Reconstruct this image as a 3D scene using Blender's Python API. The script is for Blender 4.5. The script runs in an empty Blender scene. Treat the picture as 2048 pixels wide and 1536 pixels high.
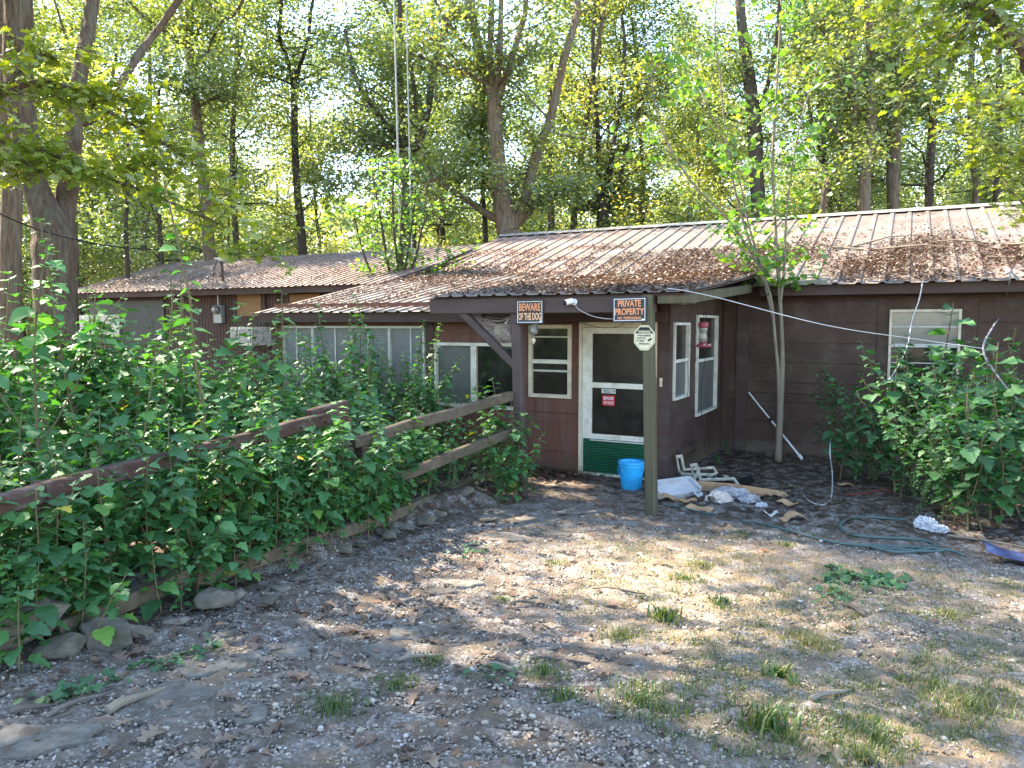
import bpy, bmesh, math, random
import numpy as np
from mathutils import Vector, Matrix, Euler

random.seed(7)
RNG = np.random.default_rng(7)
SC = bpy.context.scene
COL = SC.collection
R = math.radians

# ------------------------------------------------------------------ camera, sky, sun, exposure
EYE = Vector((0.0, 0.0, 2.03))
PITCH, YAW, FPX = R(4.6), R(27.8), 1490.0
cam_d = bpy.data.cameras.new('camera')
cam = bpy.data.objects.new('camera', cam_d)
COL.objects.link(cam)
cam.location = EYE
cam.rotation_euler = (R(90) - PITCH, 0, YAW)
cam_d.sensor_width = 36.0
cam_d.lens = 36.0 * FPX / 2048.0
cam_d.clip_start = 0.05
cam_d.clip_end = 2000
SC.camera = cam
CAM_M = Matrix.Translation(EYE) @ Euler((R(90) - PITCH, 0, YAW)).to_matrix().to_4x4()

SUN_AZ, SUN_EL = R(176), R(46)          # heading of the sun (counter-clockwise from +X)
SUN_V = Vector((math.cos(SUN_AZ) * math.cos(SUN_EL), math.sin(SUN_AZ) * math.cos(SUN_EL), math.sin(SUN_EL)))
world = bpy.data.worlds.new('World')
SC.world = world
world.use_nodes = True
wn = world.node_tree.nodes
sky = wn.new('ShaderNodeTexSky')
sky.sky_type = 'NISHITA'
sky.sun_disc = False
sky.sun_elevation = SUN_EL
sky.sun_rotation = math.atan2(SUN_V.x, SUN_V.y)
sky.air_density = 1.0
sky.dust_density = 0.3
sky.ozone_density = 1.0
world.node_tree.links.new(sky.outputs[0], wn['Background'].inputs[0])
wn['Background'].inputs[1].default_value = 0.15
sun_d = bpy.data.lights.new('sun', 'SUN')
sun_d.energy = 5.0
sun_d.angle = R(0.55)
sun_d.color = (1.0, 0.89, 0.73)
sun = bpy.data.objects.new('sun', sun_d)
COL.objects.link(sun)
sun.rotation_euler = (-SUN_V).to_track_quat('-Z', 'Y').to_euler()
sun.location = (-20, -5, 30)
SC.view_settings.view_transform = 'Standard'
SC.view_settings.look = 'None'
SC.view_settings.gamma = 1.0
SC.view_settings.exposure = 2.65
SC.view_settings.use_curve_mapping = False
SC.view_settings.use_white_balance = True        # camera white balance for open shade
SC.view_settings.white_balance_temperature = 7000
SC.view_settings.white_balance_tint = 10
SC.cycles.max_bounces = 8
SC.cycles.diffuse_bounces = 5
SC.cycles.glossy_bounces = 3
SC.cycles.transmission_bounces = 5
SC.cycles.transparent_max_bounces = 8
SC.cycles.caustics_reflective = False
SC.cycles.caustics_refractive = False
SC.cycles.sample_clamp_indirect = 6.0

# ------------------------------------------------------------------ helpers: placement
def ray(px, py):
    return (CAM_M.to_3x3() @ Vector(((px - 1024) / FPX, -(py - 768) / FPX, -1.0)))
def at(px, py, d):            # point seen at a photo position, d metres deep
    return EYE + ray(px, py) * d
def on_y(px, py, Y):
    v = ray(px, py); return EYE + v * (Y / v.y)
def on_x(px, py, X):
    v = ray(px, py); return EYE + v * (X / v.x)
def sstep(a, b, x):
    t = np.clip((x - a) / (b - a), 0, 1)
    return t * t * (3 - 2 * t)
def ground(x, y):
    x = np.asarray(x, float); y = np.asarray(y, float)
    z = 0.43 * (1 - sstep(-1.0, 8.2, y))
    edge = -4.12 + 0.10 * np.sin(y * 1.9) + 0.06 * np.sin(y * 4.3 + 1)
    bed = (1 - sstep(-0.22, 0.04, x - edge)) * (1 - sstep(6.6, 8.2, y)) * 0.17
    z = z + bed * (1 - 0.9 * (1 - sstep(-9, -5.5, x)))
    z = z + 0.018 * np.sin(x * 1.7 + 0.4) * np.sin(y * 1.3 + 1.1) + 0.010 * np.sin(x * 4.1 + y * 2.7) + 0.006 * np.sin(x * 9.3 - y * 7.7)
    near = (1 - sstep(7.4, 8.2, y))
    flat = np.where((x > -5.3) & (x < -1.9), near, 1.0)
    far = sstep(20, 60, np.hypot(x, y))
    return z * np.where(y > 7, flat, 1.0) * (1 - far) - 0.012 * (1 - near)
def G(x, y):
    return float(ground(x, y))
def on_ground(px, py, lift=0.0):
    z = 0.2
    for _ in range(12):
        v = ray(px, py); p = EYE + v * ((z - EYE.z) / v.z); z = G(p.x, p.y)
    return Vector((p.x, p.y, z + lift))

# ------------------------------------------------------------------ helpers: objects
def tag(o, label=None, cat=None, group=None, kind=None):
    if label: o['label'] = label
    if cat: o['category'] = cat
    if group: o['group'] = group
    if kind: o['kind'] = kind
    return o
def empty(name, loc=(0, 0, 0), rz=0, parent=None):
    o = bpy.data.objects.new(name, None)
    COL.objects.link(o)
    o.location = loc; o.rotation_euler = (0, 0, rz); o.empty_display_size = 0.1
    if parent: o.parent = parent
    return o
def link(name, me, parent=None, loc=None, rot=None, scale=None):
    o = bpy.data.objects.new(name, me)
    COL.objects.link(o)
    if parent: o.parent = parent
    if loc is not None: o.location = loc
    if rot is not None: o.rotation_euler = rot
    if scale is not None: o.scale = scale if hasattr(scale, '__len__') else (scale,) * 3
    return o
def copy_tree(o, parent=None):
    c = o.copy(); COL.objects.link(c); c.parent = parent
    for ch in o.children: copy_tree(ch, c)
    return c

def np_mesh(name, verts, tris, mat, tone=None, smooth=False):
    verts = np.asarray(verts, np.float32).reshape(-1, 3); tris = np.asarray(tris, np.int32).reshape(-1, 3)
    me = bpy.data.meshes.new(name)
    me.vertices.add(len(verts)); me.vertices.foreach_set('co', verts.ravel())
    me.loops.add(tris.size); me.loops.foreach_set('vertex_index', tris.ravel())
    me.polygons.add(len(tris))
    me.polygons.foreach_set('loop_start', np.arange(0, tris.size, 3, dtype=np.int32))
    try: me.polygons.foreach_set('loop_total', np.full(len(tris), 3, np.int32))
    except Exception: pass
    if smooth: me.polygons.foreach_set('use_smooth', np.ones(len(tris), bool))
    me.update(calc_edges=True)
    if tone is not None:
        a = me.attributes.new('tone', 'FLOAT', 'POINT'); a.data.foreach_set('value', np.asarray(tone, np.float32))
    if mat: me.materials.append(mat)
    return me

class MB:
    """collects shapes for one mesh"""
    def __init__(s): s.v, s.f, s.mi, s.cur = [], [], [], 0
    def add(s, vs, fs):
        b = len(s.v); s.v += [tuple(v) for v in vs]
        for f in fs: s.f.append(tuple(b + i for i in f)); s.mi.append(s.cur)
        return s
    def box(s, a, b, rot=None, piv=None):
        (x0, y0, z0), (x1, y1, z1) = a, b
        vs = [Vector(p) for p in ((x0, y0, z0), (x1, y0, z0), (x1, y1, z0), (x0, y1, z0), (x0, y0, z1), (x1, y0, z1), (x1, y1, z1), (x0, y1, z1))]
        if rot is not None:
            c = Vector(piv) if piv is not None else sum(vs, Vector()) / 8
            vs = [c + rot @ (v - c) for v in vs]
        return s.add(vs, [(0, 3, 2, 1), (4, 5, 6, 7), (0, 1, 5, 4), (1, 2, 6, 5), (2, 3, 7, 6), (3, 0, 4, 7)])
    def bar(s, p, q, w, h, up=(0, 0, 1), jit=0.0, seg=1):
        p, q = Vector(p), Vector(q); d = (q - p).normalized(); up = Vector(up)
        sd = d.cross(up).normalized(); u = sd.cross(d).normalized()
        rings = []
        for k in range(seg + 1):
            c = p.lerp(q, k / seg)
            if 0 < k < seg: c = c + sd * random.uniform(-jit, jit) + u * random.uniform(-jit, jit)
            b = min(w, h) * 0.12
            ring = []
            for sx, sy in ((-1, -1), (1, -1), (1, 1), (-1, 1)):
                pts = [(sx * (w / 2 - b), sy * h / 2), (sx * w / 2, sy * (h / 2 - b))]
                if sx * sy < 0: pts = pts[::1]
                if (sx, sy) in ((-1, -1), (1, 1)): pts = pts[::-1]
                for (a_, b_) in pts: ring.append(c + sd * a_ + u * b_)
            rings.append(ring)
        vs = [v for r in rings for v in r]; n = 8; fs = []
        for k in range(seg):
            for i in range(n):
                a = k * n + i; b2 = k * n + (i + 1) % n
                fs.append((a, b2, b2 + n, a + n))
        fs.append(tuple(range(n))[::-1]); fs.append(tuple(range(seg * n, seg * n + n)))
        return s.add(vs, fs)
    def tube(s, pts, rad, n=8, caps=True, jit=0.0):
        pts = [Vector(p) for p in pts]
        rad = list(rad) if hasattr(rad, '__len__') else [rad] * len(pts)
        ref = Vector((0.3, 0.2, 0.93)).normalized(); vs = []; fs = []
        pu = None
        for k, p in enumerate(pts):
            d = (pts[min(k + 1, len(pts) - 1)] - pts[max(k - 1, 0)])
            d = d.normalized() if d.length > 1e-9 else Vector((0, 0, 1))
            if pu is None:
                pu = d.cross(Vector((1, 0.13, 0.07)))
                if pu.length < 0.1: pu = d.cross(Vector((0, 1, 0.2)))
            u = (pu - d * pu.dot(d)).normalized(); w = d.cross(u); pu = u
            for i in range(n):
                a = 2 * math.pi * i / n
                rr = rad[k] * (1 + random.uniform(-jit, jit))
                vs.append(p + (u * math.cos(a) + w * math.sin(a)) * rr)
        for k in range(len(pts) - 1):
            for i in range(n):
                a = k * n + i; b = k * n + (i + 1) % n
                fs.append((a, b, b + n, a + n))
        if caps:
            fs.append(tuple(range(n))[::-1]); fs.append(tuple(range((len(pts) - 1) * n, len(pts) * n)))
        return s.add(vs, fs)
    def lathe(s, prof, c=(0, 0, 0), n=24, cap0=True, cap1=True):
        vs = []; fs = []
        for r, z in prof:
            for i in range(n):
                a = 2 * math.pi * i / n
                vs.append((c[0] + r * math.cos(a), c[1] + r * math.sin(a), c[2] + z))
        for k in range(len(prof) - 1):
            for i in range(n):
                a = k * n + i; b = k * n + (i + 1) % n
                fs.append((a, b, b + n, a + n))
        if cap0: fs.append(tuple(range(n))[::-1])
        if cap1: fs.append(tuple(range((len(prof) - 1) * n, len(prof) * n)))
        return s.add(vs, fs)
    def prism(s, poly, y0, y1):          # polygon in X,Z extruded along Y
        n = len(poly)
        vs = [(x, y0, z) for x, z in poly] + [(x, y1, z) for x, z in poly]
        fs = [tuple(range(n)), tuple(range(n, 2 * n))[::-1]] + [(i, i + n, (i + 1) % n + n, (i + 1) % n) for i in range(n)]
        return s.add(vs, fs)
    def mesh(s, name, *mats, smooth=False):
        me = bpy.data.meshes.new(name); me.from_pydata(s.v, [], s.f)
        for m in mats: me.materials.append(m)
        if len(mats) > 1: me.polygons.foreach_set('material_index', s.mi)
        if smooth: me.polygons.foreach_set('use_smooth', [True] * len(me.polygons))
        me.update(); return me
    def build(s, name, mat, parent=None, loc=None, rot=None, smooth=False):
        mats = mat if isinstance(mat, (list, tuple)) else [mat]
        return link(name, s.mesh(name, *mats, smooth=smooth), parent, loc, rot)

# ------------------------------------------------------------------ helpers: materials
def _n(nt, t, **kw):
    n = nt.nodes.new(t)
    for k, v in kw.items(): setattr(n, k, v)
    return n
def material(name, c1, c2=None, rough=0.8, scale=6.0, stretch=(1, 1, 1), bump=0.25, bscale=40.0, spec=0.3, metal=0.0, dirt=None, dscale=1.5, damt=0.5, coords='Object', bdist=0.01, rnd=0.0, splash=None):
    m = bpy.data.materials.new(name); m.use_nodes = True
    nt = m.node_tree; L = nt.links.new; b = nt.nodes['Principled BSDF']
    tc = _n(nt, 'ShaderNodeTexCoord'); mp = _n(nt, 'ShaderNodeMapping'); mp.inputs['Scale'].default_value = stretch
    if coords == 'World':
        geo = _n(nt, 'ShaderNodeNewGeometry'); L(geo.outputs['Position'], mp.inputs[0])
    else: L(tc.outputs[coords], mp.inputs[0])
    n1 = _n(nt, 'ShaderNodeTexNoise'); n1.inputs['Scale'].default_value = scale; n1.inputs['Detail'].default_value = 6; n1.inputs['Roughness'].default_value = 0.65
    L(mp.outputs[0], n1.inputs['Vector'])
    rmp = _n(nt, 'ShaderNodeMapRange'); rmp.inputs[1].default_value = 0.32; rmp.inputs[2].default_value = 0.68; L(n1.outputs[0], rmp.inputs[0])
    mx = _n(nt, 'ShaderNodeMix', data_type='RGBA'); c2 = c2 or tuple(x * 0.75 for x in c1)
    mx.inputs[6].default_value = (*c1, 1); mx.inputs[7].default_value = (*c2, 1); L(rmp.outputs[0], mx.inputs[0])
    out = mx.outputs[2]
    if dirt:
        n2 = _n(nt, 'ShaderNodeTexNoise'); n2.inputs['Scale'].default_value = dscale; n2.inputs['Detail'].default_value = 8; n2.inputs['Roughness'].default_value = 0.7
        L(mp.outputs[0], n2.inputs['Vector'])
        r2 = _n(nt, 'ShaderNodeMapRange'); r2.inputs[1].default_value = 0.48; r2.inputs[2].default_value = 0.66; r2.inputs[4].default_value = damt; L(n2.outputs[0], r2.inputs[0])
        m2 = _n(nt, 'ShaderNodeMix', data_type='RGBA'); m2.inputs[7].default_value = (*dirt, 1); L(r2.outputs[0], m2.inputs[0]); L(out, m2.inputs[6]); out = m2.outputs[2]
    if splash:                        # mud thrown up by rain along the foot of a wall
        g2 = _n(nt, 'ShaderNodeNewGeometry'); sx = _n(nt, 'ShaderNodeSeparateXYZ'); L(g2.outputs['Position'], sx.inputs[0])
        n4 = _n(nt, 'ShaderNodeTexNoise'); n4.inputs['Scale'].default_value = 9; n4.inputs['Detail'].default_value = 8; n4.inputs['Roughness'].default_value = 0.75; L(g2.outputs['Position'], n4.inputs['Vector'])
        md = _n(nt, 'ShaderNodeMath', operation='MULTIPLY_ADD'); md.inputs[1].default_value = -1.1; L(sx.outputs[2], md.inputs[0]); L(n4.outputs[0], md.inputs[2])
        r4 = _n(nt, 'ShaderNodeMapRange'); r4.inputs[1].default_value = 0.22; r4.inputs[2].default_value = 0.55; r4.inputs[4].default_value = 0.8; L(md.outputs[0], r4.inputs[0])
        m4 = _n(nt, 'ShaderNodeMix', data_type='RGBA'); m4.inputs[7].default_value = (*splash, 1); L(r4.outputs[0], m4.inputs[0]); L(out, m4.inputs[6]); out = m4.outputs[2]
    if rnd:
        oi = _n(nt, 'ShaderNodeObjectInfo'); mr = _n(nt, 'ShaderNodeMapRange'); mr.inputs[3].default_value = 1 - rnd; mr.inputs[4].default_value = 1 + rnd
        L(oi.outputs['Random'], mr.inputs[0]); hs = _n(nt, 'ShaderNodeHueSaturation'); L(mr.outputs[0], hs.inputs['Value']); L(out, hs.inputs['Color']); out = hs.outputs[0]
    L(out, b.inputs['Base Color'])
    b.inputs['Roughness'].default_value = rough; b.inputs['Metallic'].default_value = metal
    b.inputs['Specular IOR Level'].default_value = spec
    if bump:
        nb = _n(nt, 'ShaderNodeTexNoise'); nb.inputs['Scale'].default_value = bscale; nb.inputs['Detail'].default_value = 5; L(mp.outputs[0], nb.inputs['Vector'])
        bp = _n(nt, 'ShaderNodeBump'); bp.inputs['Strength'].default_value = bump; bp.inputs['Distance'].default_value = bdist; L(nb.outputs[0], bp.inputs['Height']); L(bp.outputs[0], b.inputs['Normal'])
    return m

def leaf_material(name, stops, trans=0.45, gloss=0.12, rough=0.4, rndamt=0.15, tgain=(1.5, 1.45, 0.5)):
    m = bpy.data.materials.new(name); m.use_nodes = True
    nt = m.node_tree; L = nt.links.new; nt.nodes.remove(nt.nodes['Principled BSDF'])
    at_ = _n(nt, 'ShaderNodeAttribute', attribute_name='tone'); oi = _n(nt, 'ShaderNodeObjectInfo')
    ad = _n(nt, 'ShaderNodeMath', operation='MULTIPLY_ADD'); ad.inputs[1].default_value = rndamt; L(oi.outputs['Random'], ad.inputs[0]); L(at_.outputs['Fac'], ad.inputs[2])
    cr = _n(nt, 'ShaderNodeValToRGB'); e = cr.color_ramp.elements
    e[0].position, e[0].color = stops[0][0], (*stops[0][1], 1); e[1].position, e[1].color = stops[-1][0], (*stops[-1][1], 1)
    for p, c in stops[1:-1]:
        x = e.new(p); x.color = (*c, 1)
    L(ad.outputs[0], cr.inputs[0])
    df = _n(nt, 'ShaderNodeBsdfDiffuse'); L(cr.outputs[0], df.inputs[0])
    tr = _n(nt, 'ShaderNodeBsdfTranslucent'); mg = _n(nt, 'ShaderNodeMix', data_type='RGBA', blend_type='MULTIPLY'); mg.inputs[0].default_value = 1; mg.inputs[7].default_value = (*tgain, 1)
    L(cr.outputs[0], mg.inputs[6]); L(mg.outputs[2], tr.inputs[0])
    m1 = _n(nt, 'ShaderNodeMixShader'); m1.inputs[0].default_value = trans; L(df.outputs[0], m1.inputs[1]); L(tr.outputs[0], m1.inputs[2])
    gl = _n(nt, 'ShaderNodeBsdfGlossy'); gl.inputs['Roughness'].default_value = rough; gl.inputs[0].default_value = (0.9, 0.95, 1, 1)
    fr = _n(nt, 'ShaderNodeLayerWeight'); fr.inputs[0].default_value = 0.25
    fm = _n(nt, 'ShaderNodeMath', operation='MULTIPLY_ADD'); fm.inputs[1].default_value = gloss * 1.6; fm.inputs[2].default_value = gloss * 0.45; L(fr.outputs['Facing'], fm.inputs[0])
    m2 = _n(nt, 'ShaderNodeMixShader'); L(fm.outputs[0], m2.inputs[0]); L(m1.outputs[0], m2.inputs[1]); L(gl.outputs[0], m2.inputs[2])
    L(m2.outputs[0], nt.nodes['Material Output'].inputs[0])
    return m

M = {}
M['wall_red'] = material('wall_red', (0.145, 0.060, 0.043), (0.10, 0.044, 0.033), rough=0.75, scale=5, stretch=(2.2, 2.2, 0.35), bump=0.3, bscale=60, dirt=(0.15, 0.10, 0.085), dscale=2.2, damt=0.55, rnd=0.06, splash=(0.10, 0.07, 0.052))
M['wall_dark'] = material('wall_dark', (0.074, 0.044, 0.034), (0.054, 0.032, 0.025), rough=0.8, scale=2.5, stretch=(1, 1, 1), bump=0.45, bscale=60, dirt=(0.125, 0.092, 0.075), dscale=2.2, damt=0.5, rnd=0.08, splash=(0.12, 0.095, 0.075))
M['trim_brown'] = material('trim_brown', (0.07, 0.042, 0.037), (0.05, 0.03, 0.027), rough=0.8, scale=8, stretch=(0.2, 1, 1), bump=0.4, bscale=60, dirt=(0.12, 0.10, 0.09), dscale=4, damt=0.5)
M['grooved'] = material('grooved', (0.085, 0.052, 0.045), (0.06, 0.037, 0.033), rough=0.85, scale=5, stretch=(1, 1, 0.15), bump=0.4, bscale=40, dirt=(0.05, 0.035, 0.03), rnd=0.08)
M['beam'] = material('beam', (0.085, 0.058, 0.055), (0.06, 0.042, 0.04), rough=0.8, scale=5, stretch=(0.15, 1, 1), bump=0.5, bscale=30, dirt=(0.11, 0.09, 0.08), dscale=3, damt=0.5)
M['post_green'] = material('post_green', (0.125, 0.11, 0.07), (0.07, 0.062, 0.04), rough=0.9, scale=7, stretch=(1, 1, 0.12), bump=0.6, bscale=22, dirt=(0.05, 0.06, 0.03), dscale=2, damt=0.6)
M['wood_old'] = material('wood_old', (0.15, 0.115, 0.085), (0.075, 0.055, 0.042), rough=0.92, scale=3, stretch=(3, 3, 3), bump=0.8, bscale=14, dirt=(0.075, 0.085, 0.045), dscale=5, damt=0.6, rnd=0.1)
M['wood_red'] = material('wood_red', (0.10, 0.05, 0.04), (0.055, 0.032, 0.027), rough=0.9, scale=9, stretch=(3, 1, 3), bump=0.9, bscale=16, dirt=(0.13, 0.115, 0.095), dscale=4, damt=0.75, rnd=0.12)
M['white_paint'] = material('white_paint', (0.70, 0.68, 0.62), (0.58, 0.55, 0.48), rough=0.55, scale=9, bump=0.2, dirt=(0.30, 0.25, 0.19), dscale=6, damt=0.55)
M['cream_paint'] = material('cream_paint', (0.62, 0.56, 0.44), (0.5, 0.44, 0.33), rough=0.6, scale=9, bump=0.2, dirt=(0.25, 0.2, 0.14), dscale=6, damt=0.5)
M['aluminium'] = material('aluminium', (0.52, 0.52, 0.50), (0.42, 0.42, 0.40), rough=0.5, scale=12, bump=0.15, dirt=(0.25, 0.23, 0.19), dscale=7, damt=0.5)
M['glass_dark'] = material('glass_dark', (0.012, 0.013, 0.012), (0.03, 0.028, 0.024), rough=0.06, scale=5, bump=0.03, bscale=5, spec=0.55, dirt=(0.07, 0.065, 0.055), dscale=3, damt=0.4)
M['screen_grey'] = material('screen_grey', (0.12, 0.12, 0.115), (0.09, 0.09, 0.085), rough=0.5, scale=5, bump=0.05, spec=0.35, dirt=(0.16, 0.15, 0.13), dscale=3, damt=0.4)
M['blind'] = material('blind', (0.26, 0.255, 0.26), (0.2, 0.2, 0.2), rough=0.35, scale=4, bump=0.02, spec=0.5)
M['screen_dark'] = material('screen_dark', (0.014, 0.011, 0.009), (0.026, 0.02, 0.016), rough=0.25, scale=3, bump=0.05, spec=0.22, dirt=(0.06, 0.055, 0.045), dscale=2.5, damt=0.4)
M['roof_grey'] = material('roof_grey', (0.24, 0.21, 0.195), (0.13, 0.105, 0.095), rough=0.5, scale=2.2, stretch=(1, 1, 1), bump=0.1, spec=0.5, metal=0.25, dirt=(0.16, 0.10, 0.08), dscale=1.6, damt=0.75, rnd=0.08)
M['roof_red'] = material('roof_red', (0.25, 0.175, 0.155), (0.165, 0.11, 0.095), rough=0.5, scale=2.2, bump=0.1, spec=0.5, metal=0.2, dirt=(0.34, 0.30, 0.28), dscale=1.4, damt=0.6, rnd=0.08)
M['ridge_metal'] = material('ridge_metal', (0.5, 0.48, 0.46), (0.38, 0.35, 0.33), rough=0.35, scale=3, bump=0.1, spec=0.5, metal=0.5)
M['green_sheet'] = material('green_sheet', (0.01, 0.10, 0.055), (0.012, 0.07, 0.035), rough=0.3, scale=2.5, bump=0.05, spec=0.5, dirt=(0.05, 0.075, 0.05), dscale=3, damt=0.5)
M['plywood'] = material('plywood', (0.26, 0.15, 0.07), (0.19, 0.105, 0.05), rough=0.8, scale=6, stretch=(0.4, 1, 3), bump=0.2)
M['grey_metal'] = material('grey_metal', (0.30, 0.31, 0.31), (0.24, 0.25, 0.25), rough=0.5, scale=8, bump=0.1, metal=0.3, dirt=(0.2, 0.17, 0.14), damt=0.5)
M['black'] = material('black', (0.012, 0.012, 0.014), rough=0.5, bump=0.0)
M['sign_black'] = material('sign_black', (0.012, 0.012, 0.02), rough=0.4, bump=0.03, spec=0.4)
M['sign_orange'] = material('sign_orange', (0.72, 0.27, 0.12), (0.62, 0.25, 0.13), rough=0.5, scale=30, bump=0)
M['sign_peach'] = material('sign_peach', (0.78, 0.45, 0.28), (0.7, 0.36, 0.2), rough=0.5, scale=30, bump=0)
M['sign_white'] = material('sign_white', (0.72, 0.74, 0.80), rough=0.5, bump=0, scale=40)
M['sign_cream'] = material('sign_cream', (0.66, 0.62, 0.45), (0.6, 0.55, 0.38), rough=0.5, bump=0.02)
M['sign_red'] = material('sign_red', (0.55, 0.03, 0.04), rough=0.45, bump=0.02)
M['white_plastic'] = material('white_plastic', (0.75, 0.75, 0.76), (0.66, 0.66, 0.66), rough=0.35, bump=0.02, spec=0.5)
M['dirty_white'] = material('dirty_white', (0.66, 0.64, 0.58), (0.5, 0.47, 0.38), rough=0.5, scale=12, bump=0.1, dirt=(0.10, 0.11, 0.06), dscale=14, damt=0.85)
M['blue_plastic'] = material('blue_plastic', (0.01, 0.40, 0.80), (0.01, 0.37, 0.75), rough=0.32, bump=0.02, spec=0.5, dirt=(0.06, 0.22, 0.42), dscale=4, damt=0.4)
M['cardboard'] = material('cardboard', (0.42, 0.27, 0.15), (0.34, 0.21, 0.12), rough=0.9, scale=6, bump=0.15, dirt=(0.22, 0.14, 0.09), dscale=6, damt=0.6, rnd=0.15)
M['styrofoam'] = material('styrofoam', (0.5, 0.51, 0.55), (0.42, 0.42, 0.44), rough=0.6, scale=10, bump=0.1, dirt=(0.36, 0.36, 0.38), dscale=9, damt=0.5)
M['bag'] = material('bag', (0.36, 0.36, 0.39), (0.22, 0.22, 0.24), rough=0.3, scale=10, bump=0.6, bscale=25, spec=0.5)
M['hose'] = material('hose', (0.055, 0.095, 0.095), (0.075, 0.12, 0.12), rough=0.45, scale=10, bump=0.1, dirt=(0.12, 0.15, 0.13), dscale=20, damt=0.4)
M['tarp'] = material('tarp', (0.05, 0.06, 0.14), (0.07, 0.085, 0.19), rough=0.25, scale=4, bump=0.2, bscale=8, spec=0.6)
M['red_plastic'] = material('red_plastic', (0.26, 0.05, 0.065), (0.21, 0.045, 0.055), rough=0.4, bump=0.0)
M['clear_plastic'] = material('clear_plastic', (0.20, 0.19, 0.17), (0.13, 0.125, 0.11), rough=0.15, bump=0.0, spec=0.6)
M['yellow'] = material('yellow', (0.75, 0.5, 0.02), rough=0.6, bump=0)
M['wire_white'] = material('wire_white', (0.5, 0.5, 0.52), rough=0.5, bump=0)
M['cable_grey'] = material('cable_grey', (0.42, 0.42, 0.44), (0.08, 0.08, 0.08), rough=0.5, scale=25, bump=0.1)
M['wire_black'] = material('wire_black', (0.015, 0.015, 0.015), rough=0.6, bump=0)
M['wire_red'] = material('wire_red', (0.3, 0.04, 0.03), rough=0.6, bump=0)
M['concrete'] = material('concrete', (0.22, 0.165, 0.135), (0.15, 0.11, 0.09), rough=0.9, scale=3, bump=0.4, bscale=50, dirt=(0.10, 0.075, 0.06), dscale=2.5, damt=0.7)
M['flagstone'] = material('flagstone', (0.19, 0.175, 0.155), (0.105, 0.095, 0.082), rough=0.95, scale=14, bump=1.0, bscale=45, dirt=(0.075, 0.07, 0.05), dscale=7, damt=0.8, coords='World', rnd=0.15)
M['rock'] = material('rock', (0.19, 0.165, 0.135), (0.085, 0.072, 0.058), rough=0.95, scale=13, bump=0.8, bscale=20, dirt=(0.07, 0.08, 0.045), dscale=5, damt=0.65, coords='World', rnd=0.3)
M['bark'] = material('bark', (0.20, 0.14, 0.10), (0.065, 0.044, 0.032), rough=0.95, scale=7, stretch=(2.6, 2.6, 0.4), bump=1.0, bscale=10, bdist=0.07, dirt=(0.16, 0.165, 0.125), dscale=2.2, damt=0.6, rnd=0.2)
M['bark_dark'] = material('bark_dark', (0.085, 0.065, 0.052), (0.045, 0.035, 0.028), rough=0.95, scale=5, stretch=(2, 2, 0.35), bump=1.0, bscale=9, bdist=0.04, dirt=(0.11, 0.11, 0.085), dscale=2, damt=0.5, rnd=0.25)
M['bark_pale'] = material('bark_pale', (0.25, 0.215, 0.165), (0.17, 0.14, 0.105), rough=0.9, scale=8, stretch=(1, 1, 0.4), bump=0.5, bscale=15, dirt=(0.09, 0.085, 0.065), dscale=5, damt=0.6)
M['stem'] = material('stem', (0.16, 0.12, 0.07), (0.10, 0.09, 0.045), rough=0.8, scale=10, bump=0.2, rnd=0.2)
M['twig'] = material('twig', (0.17, 0.14, 0.12), (0.085, 0.068, 0.055), rough=0.95, scale=12, bump=0.6, bscale=25, rnd=0.3)
M['web'] = material('web', (0.6, 0.52, 0.48), rough=0.9, bump=0)

M['plant_leaf'] = leaf_material('plant_leaf', [(0.0, (0.034, 0.115, 0.04)), (0.5, (0.064, 0.195, 0.055)), (0.85, (0.115, 0.275, 0.06)), (0.96, (0.16, 0.30, 0.04)), (1.0, (0.5, 0.40, 0.05))], trans=0.36, gloss=0.055, rough=0.5, rndamt=0.16, tgain=(1.25, 1.5, 0.5))
M['bush_leaf'] = leaf_material('bush_leaf', [(0.0, (0.03, 0.10, 0.035)), (0.6, (0.06, 0.18, 0.055)), (0.96, (0.10, 0.25, 0.065)), (1.0, (0.4, 0.33, 0.05))], trans=0.34, gloss=0.06, rough=0.5, rndamt=0.0, tgain=(1.2, 1.5, 0.6))
M['tree_leaf'] = leaf_material('tree_leaf', [(0.0, (0.045, 0.08, 0.04)), (0.4, (0.12, 0.185, 0.06)), (0.75, (0.25, 0.31, 0.085)), (0.97, (0.42, 0.43, 0.12)), (1.0, (0.45, 0.26, 0.08))], trans=0.52, gloss=0.13, rndamt=0.0, tgain=(1.5, 1.45, .6))
M['oak_leaf'] = leaf_material('oak_leaf', [(0.0, (0.07, 0.13, 0.02)), (0.5, (0.17, 0.24, 0.03)), (0.96, (0.31, 0.35, 0.04)), (1.0, (0.42, 0.24, 0.05))], trans=0.5, gloss=0.10, rndamt=0.0)
M['sapling_leaf'] = leaf_material('sapling_leaf', [(0.0, (0.055, 0.14, 0.03)), (0.5, (0.10, 0.23, 0.04)), (0.95, (0.18, 0.32, 0.05)), (1.0, (0.35, 0.30, 0.05))], trans=0.5, gloss=0.08, rndamt=0.0)
M['dead_leaf'] = leaf_material('dead_leaf', [(0.0, (0.06, 0.036, 0.026)), (0.4, (0.125, 0.078, 0.055)), (0.75, (0.21, 0.14, 0.10)), (0.95, (0.27, 0.19, 0.13)), (1.0, (0.34, 0.13, 0.045))], trans=0.15, gloss=0.05, rndamt=0.0, tgain=(1.1, 0.9, 0.7))
M['grass'] = leaf_material('grass', [(0.0, (0.035, 0.085, 0.02)), (0.5, (0.075, 0.14, 0.03)), (0.75, (0.20, 0.20, 0.07)), (1.0, (0.38, 0.30, 0.16))], trans=0.35, gloss=0.06, rndamt=0.0)

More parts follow.
